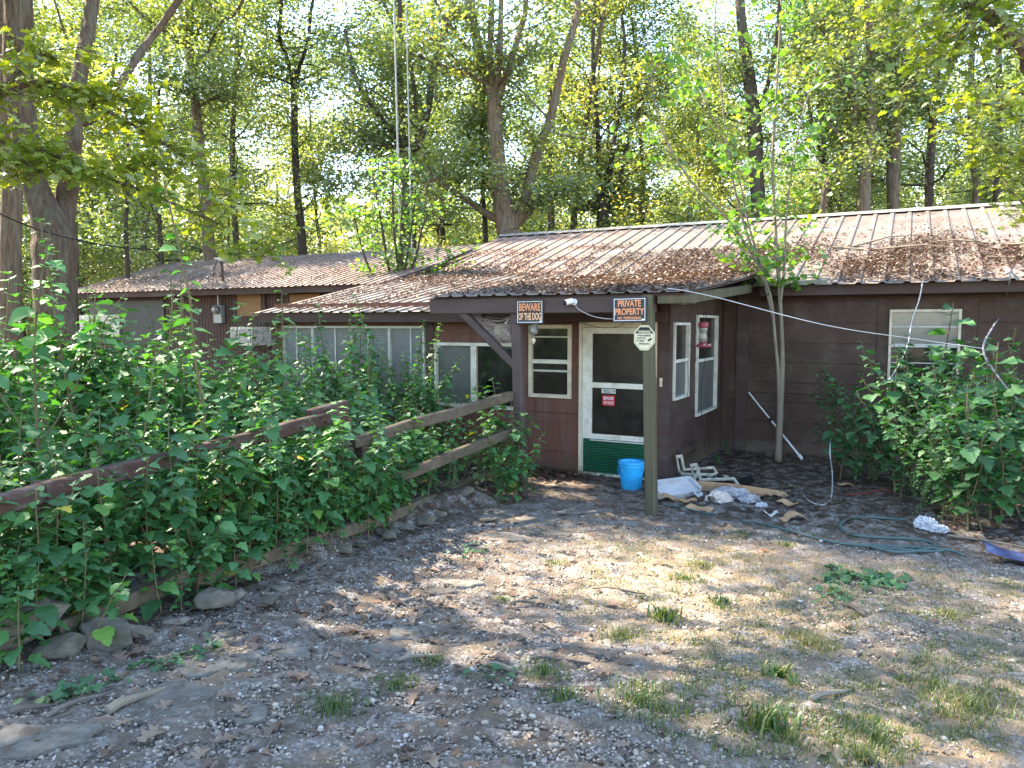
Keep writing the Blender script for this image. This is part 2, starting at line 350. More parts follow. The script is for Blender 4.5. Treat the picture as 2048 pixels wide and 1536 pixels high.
# ------------------------------------------------------------------ the ground
def lines(parts):
    out = []
    for a, b, s in parts: out += list(np.arange(a, b, s))
    return np.array(out + [parts[-1][1]])
gx = lines([(-900, -120, 60), (-120, -30, 10), (-30, -13, 1.0), (-13, -5.2, 0.2), (-5.2, 3.2, 0.06), (3.2, 8, 0.4), (8, 40, 4), (40, 120, 10), (120, 900, 60)])
gy = lines([(-900, -120, 60), (-120, -20, 10), (-20, 0, 1.0), (0, 9.4, 0.06), (9.4, 14, 0.25), (14, 40, 2), (40, 120, 10), (120, 900, 60)])
GX, GY = np.meshgrid(gx, gy)
bump = 0.012 * RNG.standard_normal(GX.shape) * ((GX > -5.2) & (GX < 3.2) & (GY > 0) & (GY < 9.4))
GZ = ground(GX, GY) + bump
nx, ny = len(gx), len(gy)
idx = np.arange(nx * ny).reshape(ny, nx)
q = np.stack([idx[:-1, :-1], idx[:-1, 1:], idx[1:, 1:], idx[1:, :-1]], -1).reshape(-1, 4)
tris = np.concatenate([q[:, [0, 1, 2]], q[:, [0, 2, 3]]])
def sn(x, y, s, seed):
    r = np.random.default_rng(seed); a = np.zeros_like(np.asarray(x, float))
    for k in range(5):
        th = r.uniform(0, 6.28); f = s * r.uniform(0.6, 1.7); a = a + np.sin((x * math.cos(th) + y * math.sin(th)) * f + r.uniform(0, 6.28))
    return a / 5
# zone value: 0 = dark leafy soil, 0.5 = gravel, 1 = tan bare soil
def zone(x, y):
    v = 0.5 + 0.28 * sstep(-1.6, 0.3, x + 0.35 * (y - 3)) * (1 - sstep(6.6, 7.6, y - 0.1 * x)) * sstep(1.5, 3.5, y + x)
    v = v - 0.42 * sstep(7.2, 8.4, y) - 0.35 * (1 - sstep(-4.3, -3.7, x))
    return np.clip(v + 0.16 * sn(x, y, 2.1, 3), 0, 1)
gm = bpy.data.materials.new('soil_and_gravel'); gm.use_nodes = True
nt = gm.node_tree; Lk = nt.links.new; B = nt.nodes['Principled BSDF']
za = _n(nt, 'ShaderNodeAttribute', attribute_name='tone'); geo = _n(nt, 'ShaderNodeNewGeometry')
def noise(s, d=6, r=0.65):
    n = _n(nt, 'ShaderNodeTexNoise'); n.inputs['Scale'].default_value = s; n.inputs['Detail'].default_value = d; n.inputs['Roughness'].default_value = r; Lk(geo.outputs['Position'], n.inputs['Vector']); return n
def ramp(src, stops):
    c = _n(nt, 'ShaderNodeValToRGB'); e = c.color_ramp.elements; e[0].position, e[0].color = stops[0][0], (*stops[0][1], 1); e[1].position, e[1].color = stops[-1][0], (*stops[-1][1], 1)
    for p, k in stops[1:-1]: e.new(p).color = (*k, 1)
    Lk(src, c.inputs[0]); return c
n1 = noise(3.0); n2 = noise(28, 8, 0.75)
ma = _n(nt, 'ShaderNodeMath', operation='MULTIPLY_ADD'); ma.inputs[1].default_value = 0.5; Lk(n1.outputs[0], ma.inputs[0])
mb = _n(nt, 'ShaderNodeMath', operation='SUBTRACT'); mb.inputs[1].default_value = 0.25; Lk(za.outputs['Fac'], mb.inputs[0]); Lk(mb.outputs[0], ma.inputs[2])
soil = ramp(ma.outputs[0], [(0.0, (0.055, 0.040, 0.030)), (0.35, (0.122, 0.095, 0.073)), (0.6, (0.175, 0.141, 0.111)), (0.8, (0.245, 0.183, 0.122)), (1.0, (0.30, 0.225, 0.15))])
vo = _n(nt, 'ShaderNodeTexVoronoi'); vo.inputs['Scale'].default_value = 62; Lk(geo.outputs['Position'], vo.inputs['Vector'])
peb = ramp(vo.outputs['Color'], [(0.0, (0.10, 0.085, 0.075)), (0.5, (0.24, 0.22, 0.205)), (1.0, (0.44, 0.42, 0.41))])
n3 = noise(6, 4, 0.6); pm = _n(nt, 'ShaderNodeMapRange'); pm.inputs[1].default_value = 0.45; pm.inputs[2].default_value = 0.62; pm.inputs[4].default_value = 0.75; Lk(n3.outputs[0], pm.inputs[0])
mixp = _n(nt, 'ShaderNodeMix', data_type='RGBA'); Lk(pm.outputs[0], mixp.inputs[0]); Lk(soil.outputs[0], mixp.inputs[6]); Lk(peb.outputs[0], mixp.inputs[7])
fine = _n(nt, 'ShaderNodeMix', data_type='RGBA', blend_type='OVERLAY'); fine.inputs[0].default_value = 0.7; Lk(mixp.outputs[2], fine.inputs[6]); Lk(n2.outputs[0], fine.inputs[7])
Lk(fine.outputs[2], B.inputs['Base Color']); B.inputs['Roughness'].default_value = 0.95; B.inputs['Specular IOR Level'].default_value = 0.15
bp1 = _n(nt, 'ShaderNodeBump'); bp1.inputs['Strength'].default_value = 0.8; bp1.inputs['Distance'].default_value = 0.02; Lk(n2.outputs[0], bp1.inputs['Height'])
bp2 = _n(nt, 'ShaderNodeBump', invert=True); bp2.inputs['Strength'].default_value = 0.6; bp2.inputs['Distance'].default_value = 0.01; Lk(vo.outputs['Distance'], bp2.inputs['Height']); Lk(bp1.outputs[0], bp2.inputs['Normal']); Lk(bp2.outputs[0], B.inputs['Normal'])
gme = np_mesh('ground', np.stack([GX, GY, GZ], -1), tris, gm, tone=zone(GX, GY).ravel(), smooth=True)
tag(link('ground', gme), kind='structure')

# ------------------------------------------------------------------ the house
house = empty('house', (-4.0, 9.3, 0))
tag(house, 'long low brown wooden house with leaf-covered ribbed metal roofs and a propped porch', 'house')
HOFF = Vector((-4.0, 9.3, 0))
def hpart(mb, name, mat, parent=None, smooth=False):
    o = mb.build(name, mat, parent or house, smooth=smooth)
    if parent is None: o.location = -HOFF
    return o
def hroot(name):                     # a backing mesh that carries sub-parts
    pass

WY, WX, MY = 9.30, -2.66, 12.30      # wing front wall, wing side wall, main wall
def cut(iv, ops):
    out = [iv]
    for a, b in ops:
        nxt = []
        for (u, v) in out:
            if b <= u or a >= v: nxt.append((u, v))
            else:
                if a > u + 0.02: nxt.append((u, a))
                if b < v - 0.02: nxt.append((b, v))
        out = nxt
    return out
def clad(parent, axis, c, u0, u1, z0, z1, hgt, openings, mat, thick=0.022, maxlen=2.6, lap=0.010, jit=0.003):
    """lap boards in courses; axis 'x': wall runs along X at Y=c facing -Y, 'y': wall runs along Y at X=c facing +X"""
    z = z0
    while z < z1 - 0.02:
        zt = min(z + hgt, z1)
        zs = sorted({z, zt} | {v for o in openings for v in (o[2], o[3]) if z + 0.015 < v < zt - 0.015})
        for za_, zb_ in zip(zs[:-1], zs[1:]):
            for (a, b) in cut((u0, u1), [(o[0], o[1]) for o in openings if o[2] < zb_ - 0.005 and o[3] > za_ + 0.005]):
                k = max(1, int(math.ceil((b - a) / maxlen))); off = random.uniform(0.35, 0.65)
                cuts = [a] + [a + (b - a) * ((i + off - 0.5) / k if k > 1 else i) for i in range(1, k)] + [b]
                for p, q2 in zip(cuts[:-1], cuts[1:]):
                    g = 0.0015; j = random.uniform(0, jit)
                    bot, top = thick + lap + j, thick + j
                    m = MB()
                    p2, q3, zb, zc = p + g, q2 - g, za_ + 0.002, zb_ - 0.002
                    if axis == 'x':
                        vs = [(p2, c - bot, zb), (q3, c - bot, zb), (q3, c, zb), (p2, c, zb), (p2, c - top, zc), (q3, c - top, zc), (q3, c, zc), (p2, c, zc)]
                    else:
                        vs = [(c + bot, p2, zb), (c + bot, q3, zb), (c, q3, zb), (c, p2, zb), (c + top, p2, zc), (c + top, q3, zc), (c, q3, zc), (c, p2, zc)]
                    m.add(vs, [(0, 3, 2, 1), (4, 5, 6, 7), (0, 1, 5, 4), (1, 2, 6, 5), (2, 3, 7, 6), (3, 0, 4, 7)])
                    m.build('board', mat, parent)
        z = zt
def backing(axis, c, u0, u1, z0, z1, openings, name, mat, t=0.06):
    """structural wall behind the boards, with real openings"""
    m = MB(); us = sorted({u0, u1} | {v for o in openings for v in o[:2]}); zs = sorted({z0, z1} | {v for o in openings for v in o[2:4]})
    for a, b in zip(us[:-1], us[1:]):
        for p, q2 in zip(zs[:-1], zs[1:]):
            if any(o[0] <= a + 1e-6 and o[1] >= b - 1e-6 and o[2] <= p + 1e-6 and o[3] >= q2 - 1e-6 for o in openings): continue
            if axis == 'x': m.box((a, c + 0.001, p), (b, c + t, q2))
            else: m.box((c - t, a, p), (c - 0.001, b, q2))
    o = m.build(name, mat, house); o.location = -HOFF
    return o

def framed(name, axis, c, u0, u1, z0, z1, fw, fmat, cells, depth=0.05, proud=0.03, sill=False, label=None):
    """window: outer frame mesh + panes. cells: list of (u0,u1,z0,z1,mat) panes; rails are given by gaps between the cells"""
    def bx(m, a, b, p, q2, d0, d1):
        if axis == 'x': m.box((a, c - d1, p), (b, c - d0, q2))
        else: m.box((c + d0, a, p), (c + d1, b, q2))
    m = MB()
    bx(m, u0, u0 + fw, z0, z1, -depth, proud + 0.02); bx(m, u1 - fw, u1, z0, z1, -depth, proud + 0.02)
    bx(m, u0 + fw, u1 - fw, z1 - fw, z1, -depth, proud + 0.018); bx(m, u0 + fw, u1 - fw, z0, z0 + fw, -depth, proud + 0.026)
    w = m.build(name, fmat, house); w.location = -HOFF
    if label: w['label'] = label
    for (a, b, p, q2, mt) in cells:
        k = MB(); bx(k, a, b, p, q2, -0.012, -0.004); k.build('pane', mt, w)
    return w, bx

WIN = dict(
    bank=(-9.23, -6.36, 0.81, 2.0), broken=(-6.19, -4.80, 0.82, 1.76), small=(-4.62, -3.98, 1.02, 2.02), door=(-3.87, -2.80, -0.03, 2.07),
    side1=(9.45, 10.20, 1.04, 2.05), side2=(10.65, 11.93, 0.70, 2.16), main=(0.0, 0.0, 0, 0))
wl = on_y(1780, 620, MY - 0.03); wr = on_y(1924, 618, MY - 0.03)
WIN['main'] = (wl.x, wr.x, 1.20, 2.24)

# walls of the wing
front_ops = [WIN['bank'], WIN['broken'], WIN['small'], WIN['door']]
bw = backing('x', WY, -9.45, WX + 0.02, -0.15, 2.36, front_ops, 'front_wall', M['wall_red'])
clad(bw, 'x', WY, -9.45, WX + 0.0, -0.12, 2.12, 0.40, front_ops, M['wall_red'], thick=0.012, lap=0.004, maxlen=2.45, jit=0.002)
sw = backing('y', WX, WY + 0.07, MY, -0.15, 2.5, [WIN['side1'], WIN['side2']], 'side_wall', M['wall_dark'])
clad(sw, 'y', WX, WY + 0.02, MY - 0.05, -0.12, 2.36, 0.40, [WIN['side1'], WIN['side2']], M['wall_dark'], thick=0.012, lap=0.006, maxlen=2.4)
# a sprung board low on the side wall
m = MB(); m.add([(WX + 0.03, 9.75, 0.17), (WX + 0.03, 10.75, 0.22), (WX + 0.045, 10.75, 0.22), (WX + 0.05, 9.75, 0.17), (WX + 0.03, 9.75, 0.34), (WX + 0.03, 10.75, 0.36), (WX + 0.04, 10.75, 0.36), (WX + 0.11, 9.75, 0.31)],
                [(0, 3, 2, 1), (4, 5, 6, 7), (0, 1, 5, 4), (1, 2, 6, 5), (2, 3, 7, 6), (3, 0, 4, 7)]); m.build('sprung_board', M['wall_dark'], sw)
# main wall
mo = WIN['main']; cz = 0.055
big = (mo[0] - 0.16, mo[1] + 0.20, -1, 2.40)
mw = backing('x', MY, WX, 6.0, -0.15, 2.62, [mo], 'main_wall', M['wall_dark'])
clad(mw, 'x', MY, WX + 0.45, 6.0, -0.12, 2.44, 0.31, [(big[0], big[1], 0.95, 2.40)], M['wall_dark'], thick=0.018, lap=0.012, maxlen=1.9)
clad(mw, 'x', MY, WX + 0.05, WX + 0.27, -0.12, 2.44, 0.31, [], M['wall_dark'], thick=0.014, lap=0.008)
def trim(name, a, b, mat, par=None):
    k = MB(); k.box(a, b); o = k.build(name, mat, par or house)
    if par is None: o.location = -HOFF
    return o
trim('corner_board', (WX + 0.27, MY - 0.05, -0.12), (WX + 0.45, MY - 0.004, 2.50), M['trim_brown'], mw)
trim('casing_board', (big[0] + 0.003, MY - 0.034, 0.95), (mo[0] - 0.004, MY - 0.004, 2.40), M['wall_dark'], mw)
trim('casing_board', (mo[1] + 0.004, MY - 0.034, 0.95), (big[1] - 0.003, MY - 0.004, 2.40), M['wall_dark'], mw)
trim('casing_board', (mo[0] - 0.004, MY - 0.032, mo[3] + 0.003), (mo[1] + 0.004, MY - 0.004, 2.40), M['wall_dark'], mw)
trim('casing_board', (mo[0] - 0.004, MY - 0.032, 0.95), (mo[1] + 0.004, MY - 0.004, mo[2] - 0.003), M['wall_dark'], mw)
trim('frieze_board', (WX + 0.45, MY - 0.028, 2.44), (6.0, MY - 0.004, 2.60), M['trim_brown'], mw)
# corner boards of the wing
trim('corner_board', (WX - 0.10, WY - 0.032, -0.12), (WX + 0.034, WY - 0.016, 2.34), M['trim_brown'], bw)
trim('corner_board', (WX + 0.016, WY - 0.015, -0.12), (WX + 0.034, WY + 0.10, 2.34), M['trim_brown'], sw)
trim('corner_board', (-9.47, WY - 0.05, -0.12), (-9.36, WY - 0.018, 2.16), M['trim_brown'], bw)
trim('corner_board', (-6.335, WY - 0.034, 0.5), (-6.21, WY - 0.018, 2.12), M['trim_brown'], bw)

# windows
gd, sg, bl, sd_ = M['glass_dark'], M['screen_grey'], M['blind'], M['screen_dark']
u0, u1, z0, z1 = WIN['bank']
def blindsheet(a, b, p, q2, c):
    k = MB(); n = int((q2 - p) / 0.028); h = (q2 - p) / n
    for i in range(n):
        z = p + i * h
        k.add([(a, c, z + 0.001), (b, c, z + 0.001), (b, c - 0.008, z + h * 0.85), (a, c - 0.008, z + h * 0.85), (a, c, z + h * 0.98), (b, c, z + h * 0.98)], [(0, 1, 2, 3), (3, 2, 5, 4)])
    return k
w, bx = framed('window', 'x', WY, u0, u1, z0, z1, 0.035, M['aluminium'], [], label='wide bank of four blind-covered panes with thin aluminium mullions')
cols = [u0 + 0.035, -8.57, -7.78, -7.02, u1 - 0.035]
for i in range(4):
    a, b = cols[i] + (0.02 if i else 0), cols[i + 1] - (0.02 if i < 3 else 0)
    blindsheet(a, b, z0 + 0.035, z1 - 0.035, WY + 0.012).build('blind', bl, w)
    if i < 3:
        k = MB(); bx(k, cols[i + 1] - 0.02, cols[i + 1] + 0.02, z0 + 0.035, z1 - 0.035, -0.04, 0.042); k.build('mullion', M['aluminium'], w)
    k = MB(); mid = (a + b) / 2 + (0.06 if i % 2 else -0.05); bx(k, mid - 0.012, mid + 0.012, z0 + 0.035, z1 - 0.035, -0.004, 0.012); k.build('sash_bar', M['aluminium'], w)
u0, u1, z0, z1 = WIN['broken']
w, bx = framed('window', 'x', WY, u0, u1, z0, z1, 0.045, M['white_paint'], [(u0 + 0.045, -5.56, z0 + 0.045, z1 - 0.045, sg)], label='two-part window with a white frame and a broken dark pane')
k = MB(); bx(k, -5.56, -5.47, z0 + 0.045, z1 - 0.045, -0.03, 0.04); k.build('mullion', M['white_paint'], w)
# broken pane: glass around a jagged hole
a, b, p, q2 = -5.47, u1 - 0.045, z0 + 0.045, z1 - 0.045
cx, cz0 = -5.27, 1.16
nh = 16; hole = []
for i in range(nh):
    th = 2 * math.pi * i / nh; rr = random.uniform(0.05, 0.10) * (1 + (0.9 if math.sin(th) < -0.6 else 0))
    hole.append((cx + rr * math.cos(th) * 0.8, cz0 + rr * math.sin(th) * 1.25))
outer = []
for i in range(nh):
    th = 2 * math.pi * i / nh; dx, dz = math.cos(th), math.sin(th)
    t = min(((b if dx > 0 else a) - cx) / dx if abs(dx) > 1e-6 else 9, ((q2 if dz > 0 else p) - cz0) / dz if abs(dz) > 1e-6 else 9)
    outer.append((cx + dx * t, cz0 + dz * t))
for X, Z in ((a, p), (b, p), (b, q2), (a, q2)):       # pull the closest outer point to each corner
    j = min(range(nh), key=lambda i: (outer[i][0] - X) ** 2 + (outer[i][1] - Z) ** 2); outer[j] = (X, Z)
k = MB()
for yy in (WY + 0.004, WY + 0.010):
    k.add([(x, yy, z) for x, z in outer] + [(x, yy, z) for x, z in hole], [(i, (i + 1) % nh, nh + (i + 1) % nh, nh + i) for i in range(nh)])
k.build('broken_pane', gd, w)
u0, u1, z0, z1 = WIN['small']; f = 0.05
w, bx = framed('window', 'x', WY, u0, u1, z0, z1, f, M['cream_paint'], [(u0 + f, u1 - f, 1.545, z1 - f, gd), (u0 + f, u1 - f, z0 + f, 1.49, sd_)], label='small single-hung window in a cream frame beside the door')
k = MB(); bx(k, u0 + f, u1 - f, 1.49, 1.545, -0.03, 0.035); k.build('meeting_rail', M['white_paint'], w)
k = MB(); bx(k, u0 + f, u1 - f, 1.845, 1.865, -0.003, 0.012); k.build('sash_bar', M['cream_paint'], w)
k = MB(); bx(k, u0 + f, u1 - f, 1.375, 1.402, -0.003, 0.006); k.build('sash_bar', M['aluminium'], w)
u0, u1, z0, z1 = WIN['side1']; f = 0.035; zm = 1.545
w, bx = framed('window', 'y', WX, u0, u1, z0, z1, f, M['white_paint'], [(u0 + f, u1 - f, zm + 0.02, z1 - f, sd_), (u0 + f, u1 - f, z0 + f, zm - 0.02, sg)], label='narrow single-hung window nearest the porch corner on the side wall')
k = MB(); bx(k, u0 + f, u1 - f, zm - 0.02, zm + 0.02, -0.03, 0.035); k.build('meeting_rail', M['white_paint'], w)
u0, u1, z0, z1 = WIN['side2']; zm = 1.5
w, bx = framed('window', 'y', WX, u0, u1, z0, z1, f, M['white_paint'], [(u0 + f, u1 - f, zm + 0.02, z1 - f, sd_), (u0 + f, u1 - f, z0 + f, zm - 0.02, sg)], label='larger side wall window behind the red bird feeder')
k = MB(); bx(k, u0 + f, u1 - f, zm - 0.02, zm + 0.02, -0.03, 0.035); k.build('meeting_rail', M['white_paint'], w)
u0, u1, z0, z1 = WIN['main']; zm = 1.72
M['glass_painted_sky'] = material('glass_painted_sky', (0.10, 0.115, 0.115), (0.14, 0.155, 0.15), rough=0.12, scale=3, bump=0.03, bscale=5, spec=0.6)  # pale sky reflection of the upper panes put into the base colour
w, bx = framed('window', 'x', MY - 0.02, u0, u1, z0, z1, f, M['cream_paint'], [(u0 + f, u1 - f, 2.0, z1 - f, M['glass_painted_sky']), (u0 + f, u1 - f, zm + 0.025, 1.98, M['glass_painted_sky']), (u0 + f, u1 - f, z0 + f, zm - 0.025, gd)], label='pale-framed sash window on the dark plank wall behind the bush')
k = MB(); bx(k, u0 + f, u1 - f, zm - 0.025, zm + 0.025, -0.03, 0.03); k.build('meeting_rail', M['aluminium'], w)
k = MB(); bx(k, u0 + f, u1 - f, 1.98, 2.0, -0.02, 0.012); k.build('sash_bar', M['aluminium'], w)
k = MB(); bx(k, u0 + f, u1 - f, 1.46, 1.475, -0.003, 0.010); k.build('sash_bar', M['aluminium'], w)

# door: frame, screen door, green corrugated kick panel
dx0, dx1, dz0, dz1 = WIN['door']
m = MB(); m.box((dx0, WY - 0.035, 0.0), (dx0 + 0.05, WY + 0.05, dz1)); m.box((dx1 - 0.055, WY - 0.035, 0.0), (dx1, WY + 0.05, dz1)); m.box((dx0 + 0.05, WY - 0.033, 1.985), (dx1 - 0.055, WY + 0.05, dz1))
fr = m.build('door_frame', M['cream_paint'], house); fr.location = -HOFF
a, b = dx0 + 0.054, dx1 - 0.059
m = MB()
m.box((a, WY - 0.03, 0.53), (a + 0.135, WY + 0.01, 1.98)); m.box((b - 0.10, WY - 0.03, 0.53), (b, WY + 0.01, 1.98))
m.box((a + 0.135, WY - 0.028, 1.905), (b - 0.10, WY + 0.01, 1.98)); m.box((a + 0.135, WY - 0.028, 1.185), (b - 0.10, WY + 0.01, 1.255)); m.box((a + 0.135, WY - 0.028, 0.53), (b - 0.10, WY + 0.01, 0.565))
m.box((a, WY - 0.026, 0.0), (b, WY + 0.01, 0.527))
door = m.build('door', M['white_paint'], house); door.location = -HOFF
for (p, q2) in ((0.567, 1.183), (1.257, 1.903)):
    k = MB(); k.box((a + 0.137, WY - 0.012, p), (b - 0.102, WY - 0.004, q2)); k.build('screen_pane', sd_, door)
k = MB(); n = 52; vs = []; 
for i in range(n + 1):
    z = 0.045 + (0.50 - 0.045) * i / n; d = 0.009 * math.cos(i * math.pi / 2)
    vs += [(a + 0.018, WY - 0.038 - d, z), (b - 0.012, WY - 0.038 - d, z)]
k.add(vs, [(2 * i, 2 * i + 1, 2 * i + 3, 2 * i + 2) for i in range(n)]); k.build('kick_panel', M['green_sheet'], door)
k = MB(); k.box((a + 0.01, WY - 0.040, 0.005), (b - 0.01, WY - 0.0265, 0.035)); k.build('bottom_strip', M['dirty_white'], door)
k = MB(); k.box((a + 0.12, WY - 0.053, 0.475), (b - 0.02, WY - 0.0265, 0.492)); k.build('batten', M['aluminium'], door)
k = MB(); k.tube([(b - 0.05, WY - 0.03, 1.05), (b - 0.05, WY - 0.07, 1.05), (b - 0.05, WY - 0.07, 0.95), (b - 0.05, WY - 0.03, 0.95)], 0.007, 6); k.build('handle', M['grey_metal'], door)

# ---- roofs
def main_z(y): return 2.63 + 0.31 * (y - 11.9)
def porch_z(y): return 2.36 + 0.10 * (y - 7.65)
KINK0, KINK1 = 13.6, 12.66
def kink(x): return KINK0 + (KINK1 - KINK0) * min(1, max(0, (x + 9.45) / 4.25))
def wing_z(x, y): 
    k = kink(x); zt = main_z(k); return 2.22 + (zt - 2.22) * (y - 9.0) / (k - 9.0)
LE, LR, LEZ, LRZ = 11.9, 16.5, 2.84, 4.02
def left_z(y): return LEZ + (LRZ - LEZ) * (y - LE) / (LR - LE)
def roof_z(x, y):
    if x < -9.45: return left_z(y)
    if -5.2 <= x <= -2.0 and y < 12.66: return max(porch_z(y), -9)
    if x < -5.2 and y < kink(x): return wing_z(x, y)
    return main_z(y)

def sheet(parent, p00, p10, p11, p01, pitch, rib, mat, name='roof_panel', lift=0.0, flat=True, rows=1, sag=0.0):
    """ribbed metal sheet; p00-p10 along the eave, p01-p11 along the ridge"""
    p00, p10, p11, p01 = map(Vector, (p00, p10, p11, p01))
    W = (p10 - p00).length; nr = max(1, round(W / pitch)); prof = []
    for i in range(nr):
        s = i / nr; w = 1.0 / nr
        if flat: prof += [(s, 0), (s + 0.62 * w, 0), (s + 0.70 * w, rib), (s + 0.86 * w, rib), (s + 0.94 * w, 0)]
        else: prof += [(s, 0), (s + 0.3 * w, rib * 0.5), (s + 0.5 * w, rib), (s + 0.8 * w, rib * 0.5)]
    prof.append((1.0, 0))
    nrm = (p10 - p00).cross(p01 - p00).normalized()
    if nrm.z < 0: nrm = -nrm
    k = MB(); n = len(prof); vs = []
    for layer in (0, 1):
        for r in range(rows + 1):
            t = r / rows
            for s, h in prof:
                p = p00.lerp(p10, s).lerp(p01.lerp(p11, s), t) + nrm * (h + lift - 0.004 * layer)
                p.z -= sag * math.sin(math.pi * t)
                vs.append(p)
    L2 = n * (rows + 1); fs = []
    for r in range(rows):
        for i in range(n - 1):
            a = r * n + i
            fs.append((a, a + 1, a + n + 1, a + n)); fs.append((L2 + a, L2 + a + n, L2 + a + n + 1, L2 + a + 1))
    for i in range(n - 1):
        fs.append((i, L2 + i, L2 + i + 1, i + 1)); a = rows * n + i; fs.append((a, a + 1, L2 + a + 1, L2 + a))
    fs.append((0, rows * n, L2 + rows * n, L2)); a = n - 1; fs.append((a, L2 + a, L2 + rows * n + a, rows * n + a))
    k.add(vs, fs)
    return k.build(name, mat, parent)

def deck(name, pts, mat, t=0.05, low=0.012):
    """the boarding under the sheets: quad patch with thickness"""
    k = MB(); k.add([Vector(p) - Vector((0, 0, low)) for p in pts] + [Vector(p) - Vector((0, 0, low + t)) for p in pts], [(0, 1, 2, 3), (7, 6, 5, 4), (0, 4, 5, 1), (1, 5, 6, 2), (2, 6, 7, 3), (3, 7, 4, 0)])
    o = k.build(name, mat, house); o.location = -HOFF; return o

RY, RZ_ = 17.3, main_z(17.3)
# main roof, right of the wing and above it
d = deck('main_roof', [(-9.4, 11.95, main_z(11.95)), (6.2, 11.95, main_z(11.95)), (6.2, RY, RZ_), (-9.4, RY, RZ_)], M['trim_brown'])
x = -9.45; i = 0
while x < 6.2:
    w_ = 0.92; e0 = 11.80 + random.uniform(-0.03, 0.03)
    y0 = kink(x) - 0.3 if x < -5.2 else (12.45 if x < -2.4 else e0)
    sheet(d, (x, y0, main_z(y0)), (x + w_ - 0.004, y0, main_z(y0)), (x + w_ - 0.004, RY, RZ_), (x, RY, RZ_), 0.30, 0.024, M['roof_red'] if x < -6.5 else M['roof_grey'], lift=0.004 + 0.003 * (i % 2))
    x += w_; i += 1
k = MB(); k.add([(-9.45, RY - 0.22, RZ_ - 0.02), (6.2, RY - 0.22, RZ_ - 0.02), (6.2, RY, RZ_ + 0.065), (-9.45, RY, RZ_ + 0.065), (6.2, RY + 0.22, RZ_ - 0.02), (-9.45, RY + 0.22, RZ_ - 0.02)], [(0, 1, 2, 3), (3, 2, 4, 5), (0, 3, 5), (1, 4, 2)])
k.build('ridge_cap', M['ridge_metal'], d)
k = MB(); k.add([(-9.4, RY, RZ_), (6.2, RY, RZ_), (6.2, 22.4, main_z(12.2)), (-9.4, 22.4, main_z(12.2))], [(0, 1, 2, 3)]); k.build('rear_slope', M['roof_grey'], d)
# wing roof
d = deck('wing_roof', [(-9.45, 9.06, wing_z(-9.45, 9.06)), (-5.2, 9.06, wing_z(-5.2, 9.06)), (-5.2, kink(-5.2), main_z(kink(-5.2))), (-9.45, kink(-9.45), main_z(kink(-9.45)))], M['trim_brown'], t=0.03, low=0.06)
x = -9.55; i = 0
while x < -5.2:
    w_ = min(0.86, -5.14 - x); e0 = 8.93 + random.uniform(-0.03, 0.03); b_ = x + w_ - 0.004
    sheet(d, (x, e0, wing_z(x, e0)), (b_, e0, wing_z(b_, e0)), (b_, kink(b_) + 0.15, main_z(kink(b_)) + 0.045), (x, kink(x) + 0.15, main_z(kink(x)) + 0.045), 0.215, 0.020, M['roof_grey'], lift=0.004 + 0.003 * (i % 2))
    x += w_; i += 1
# porch roof
d = deck('porch_roof', [(-5.15, 7.72, porch_z(7.72)), (-2.05, 7.72, porch_z(7.72)), (-2.05, 12.6, porch_z(12.6)), (-5.15, 12.6, porch_z(12.6))], M['trim_brown'], t=0.03)
x = -5.2; i = 0
while x < -2.05:
    w_ = min(0.80, -1.95 - x); e0 = 7.62 + random.uniform(-0.03, 0.03); b_ = x + w_ - 0.004
    sheet(d, (x, e0, porch_z(e0)), (b_, e0, porch_z(e0)), (b_, 12.74, porch_z(12.74) + 0.03), (x, 12.74, porch_z(12.74) + 0.03), 0.20, 0.020, M['roof_grey'], lift=0.004 + 0.003 * (i % 2), rows=4, sag=0.02)
    x += w_; i += 1
# cheek between porch roof and the lower wing roof
k = MB(); k.add([(-5.17, 7.75, porch_z(7.75) - 0.02), (-5.17, 11.6, porch_z(11.6) - 0.02), (-5.17, 9.1, wing_z(-5.17, 9.1) - 0.04), (-5.17, 7.75, porch_z(7.75) - 0.10)], [(0, 1, 2, 3)]); k.build('cheek', M['trim_brown'], d)
# left roof
d = deck('annex_roof', [(-19.4, LE + 0.06, left_z(LE + 0.06)), (-9.0, LE + 0.06, left_z(LE + 0.06)), (-9.0, LR, LRZ), (-21.2, LR, LRZ)], M['trim_brown'])
N_ = 14
for i in range(N_):
    t0, t1 = i / N_, (i + 1) / N_ - 0.0004; e0 = LE - 0.08 + random.uniform(-0.02, 0.02); ez = left_z(e0)
    xa, xb = -19.6 + 10.5 * t0, -19.6 + 10.5 * t1; ra, rb = -21.4 + 12.2 * t0, -21.4 + 12.2 * t1
    sheet(d, (xa, e0, ez), (xb, e0, ez), (rb, LR, LRZ), (ra, LR, LRZ), 0.19, 0.022, M['roof_red'], lift=0.004 + 0.003 * (i % 2))
k = MB(); k.add([(-21.4, LR, LRZ), (-9.0, LR, LRZ), (-9.0, 21, 2.9), (-21.4, 21, 2.9)], [(0, 1, 2, 3)]); k.build('rear_slope', M['roof_red'], d)

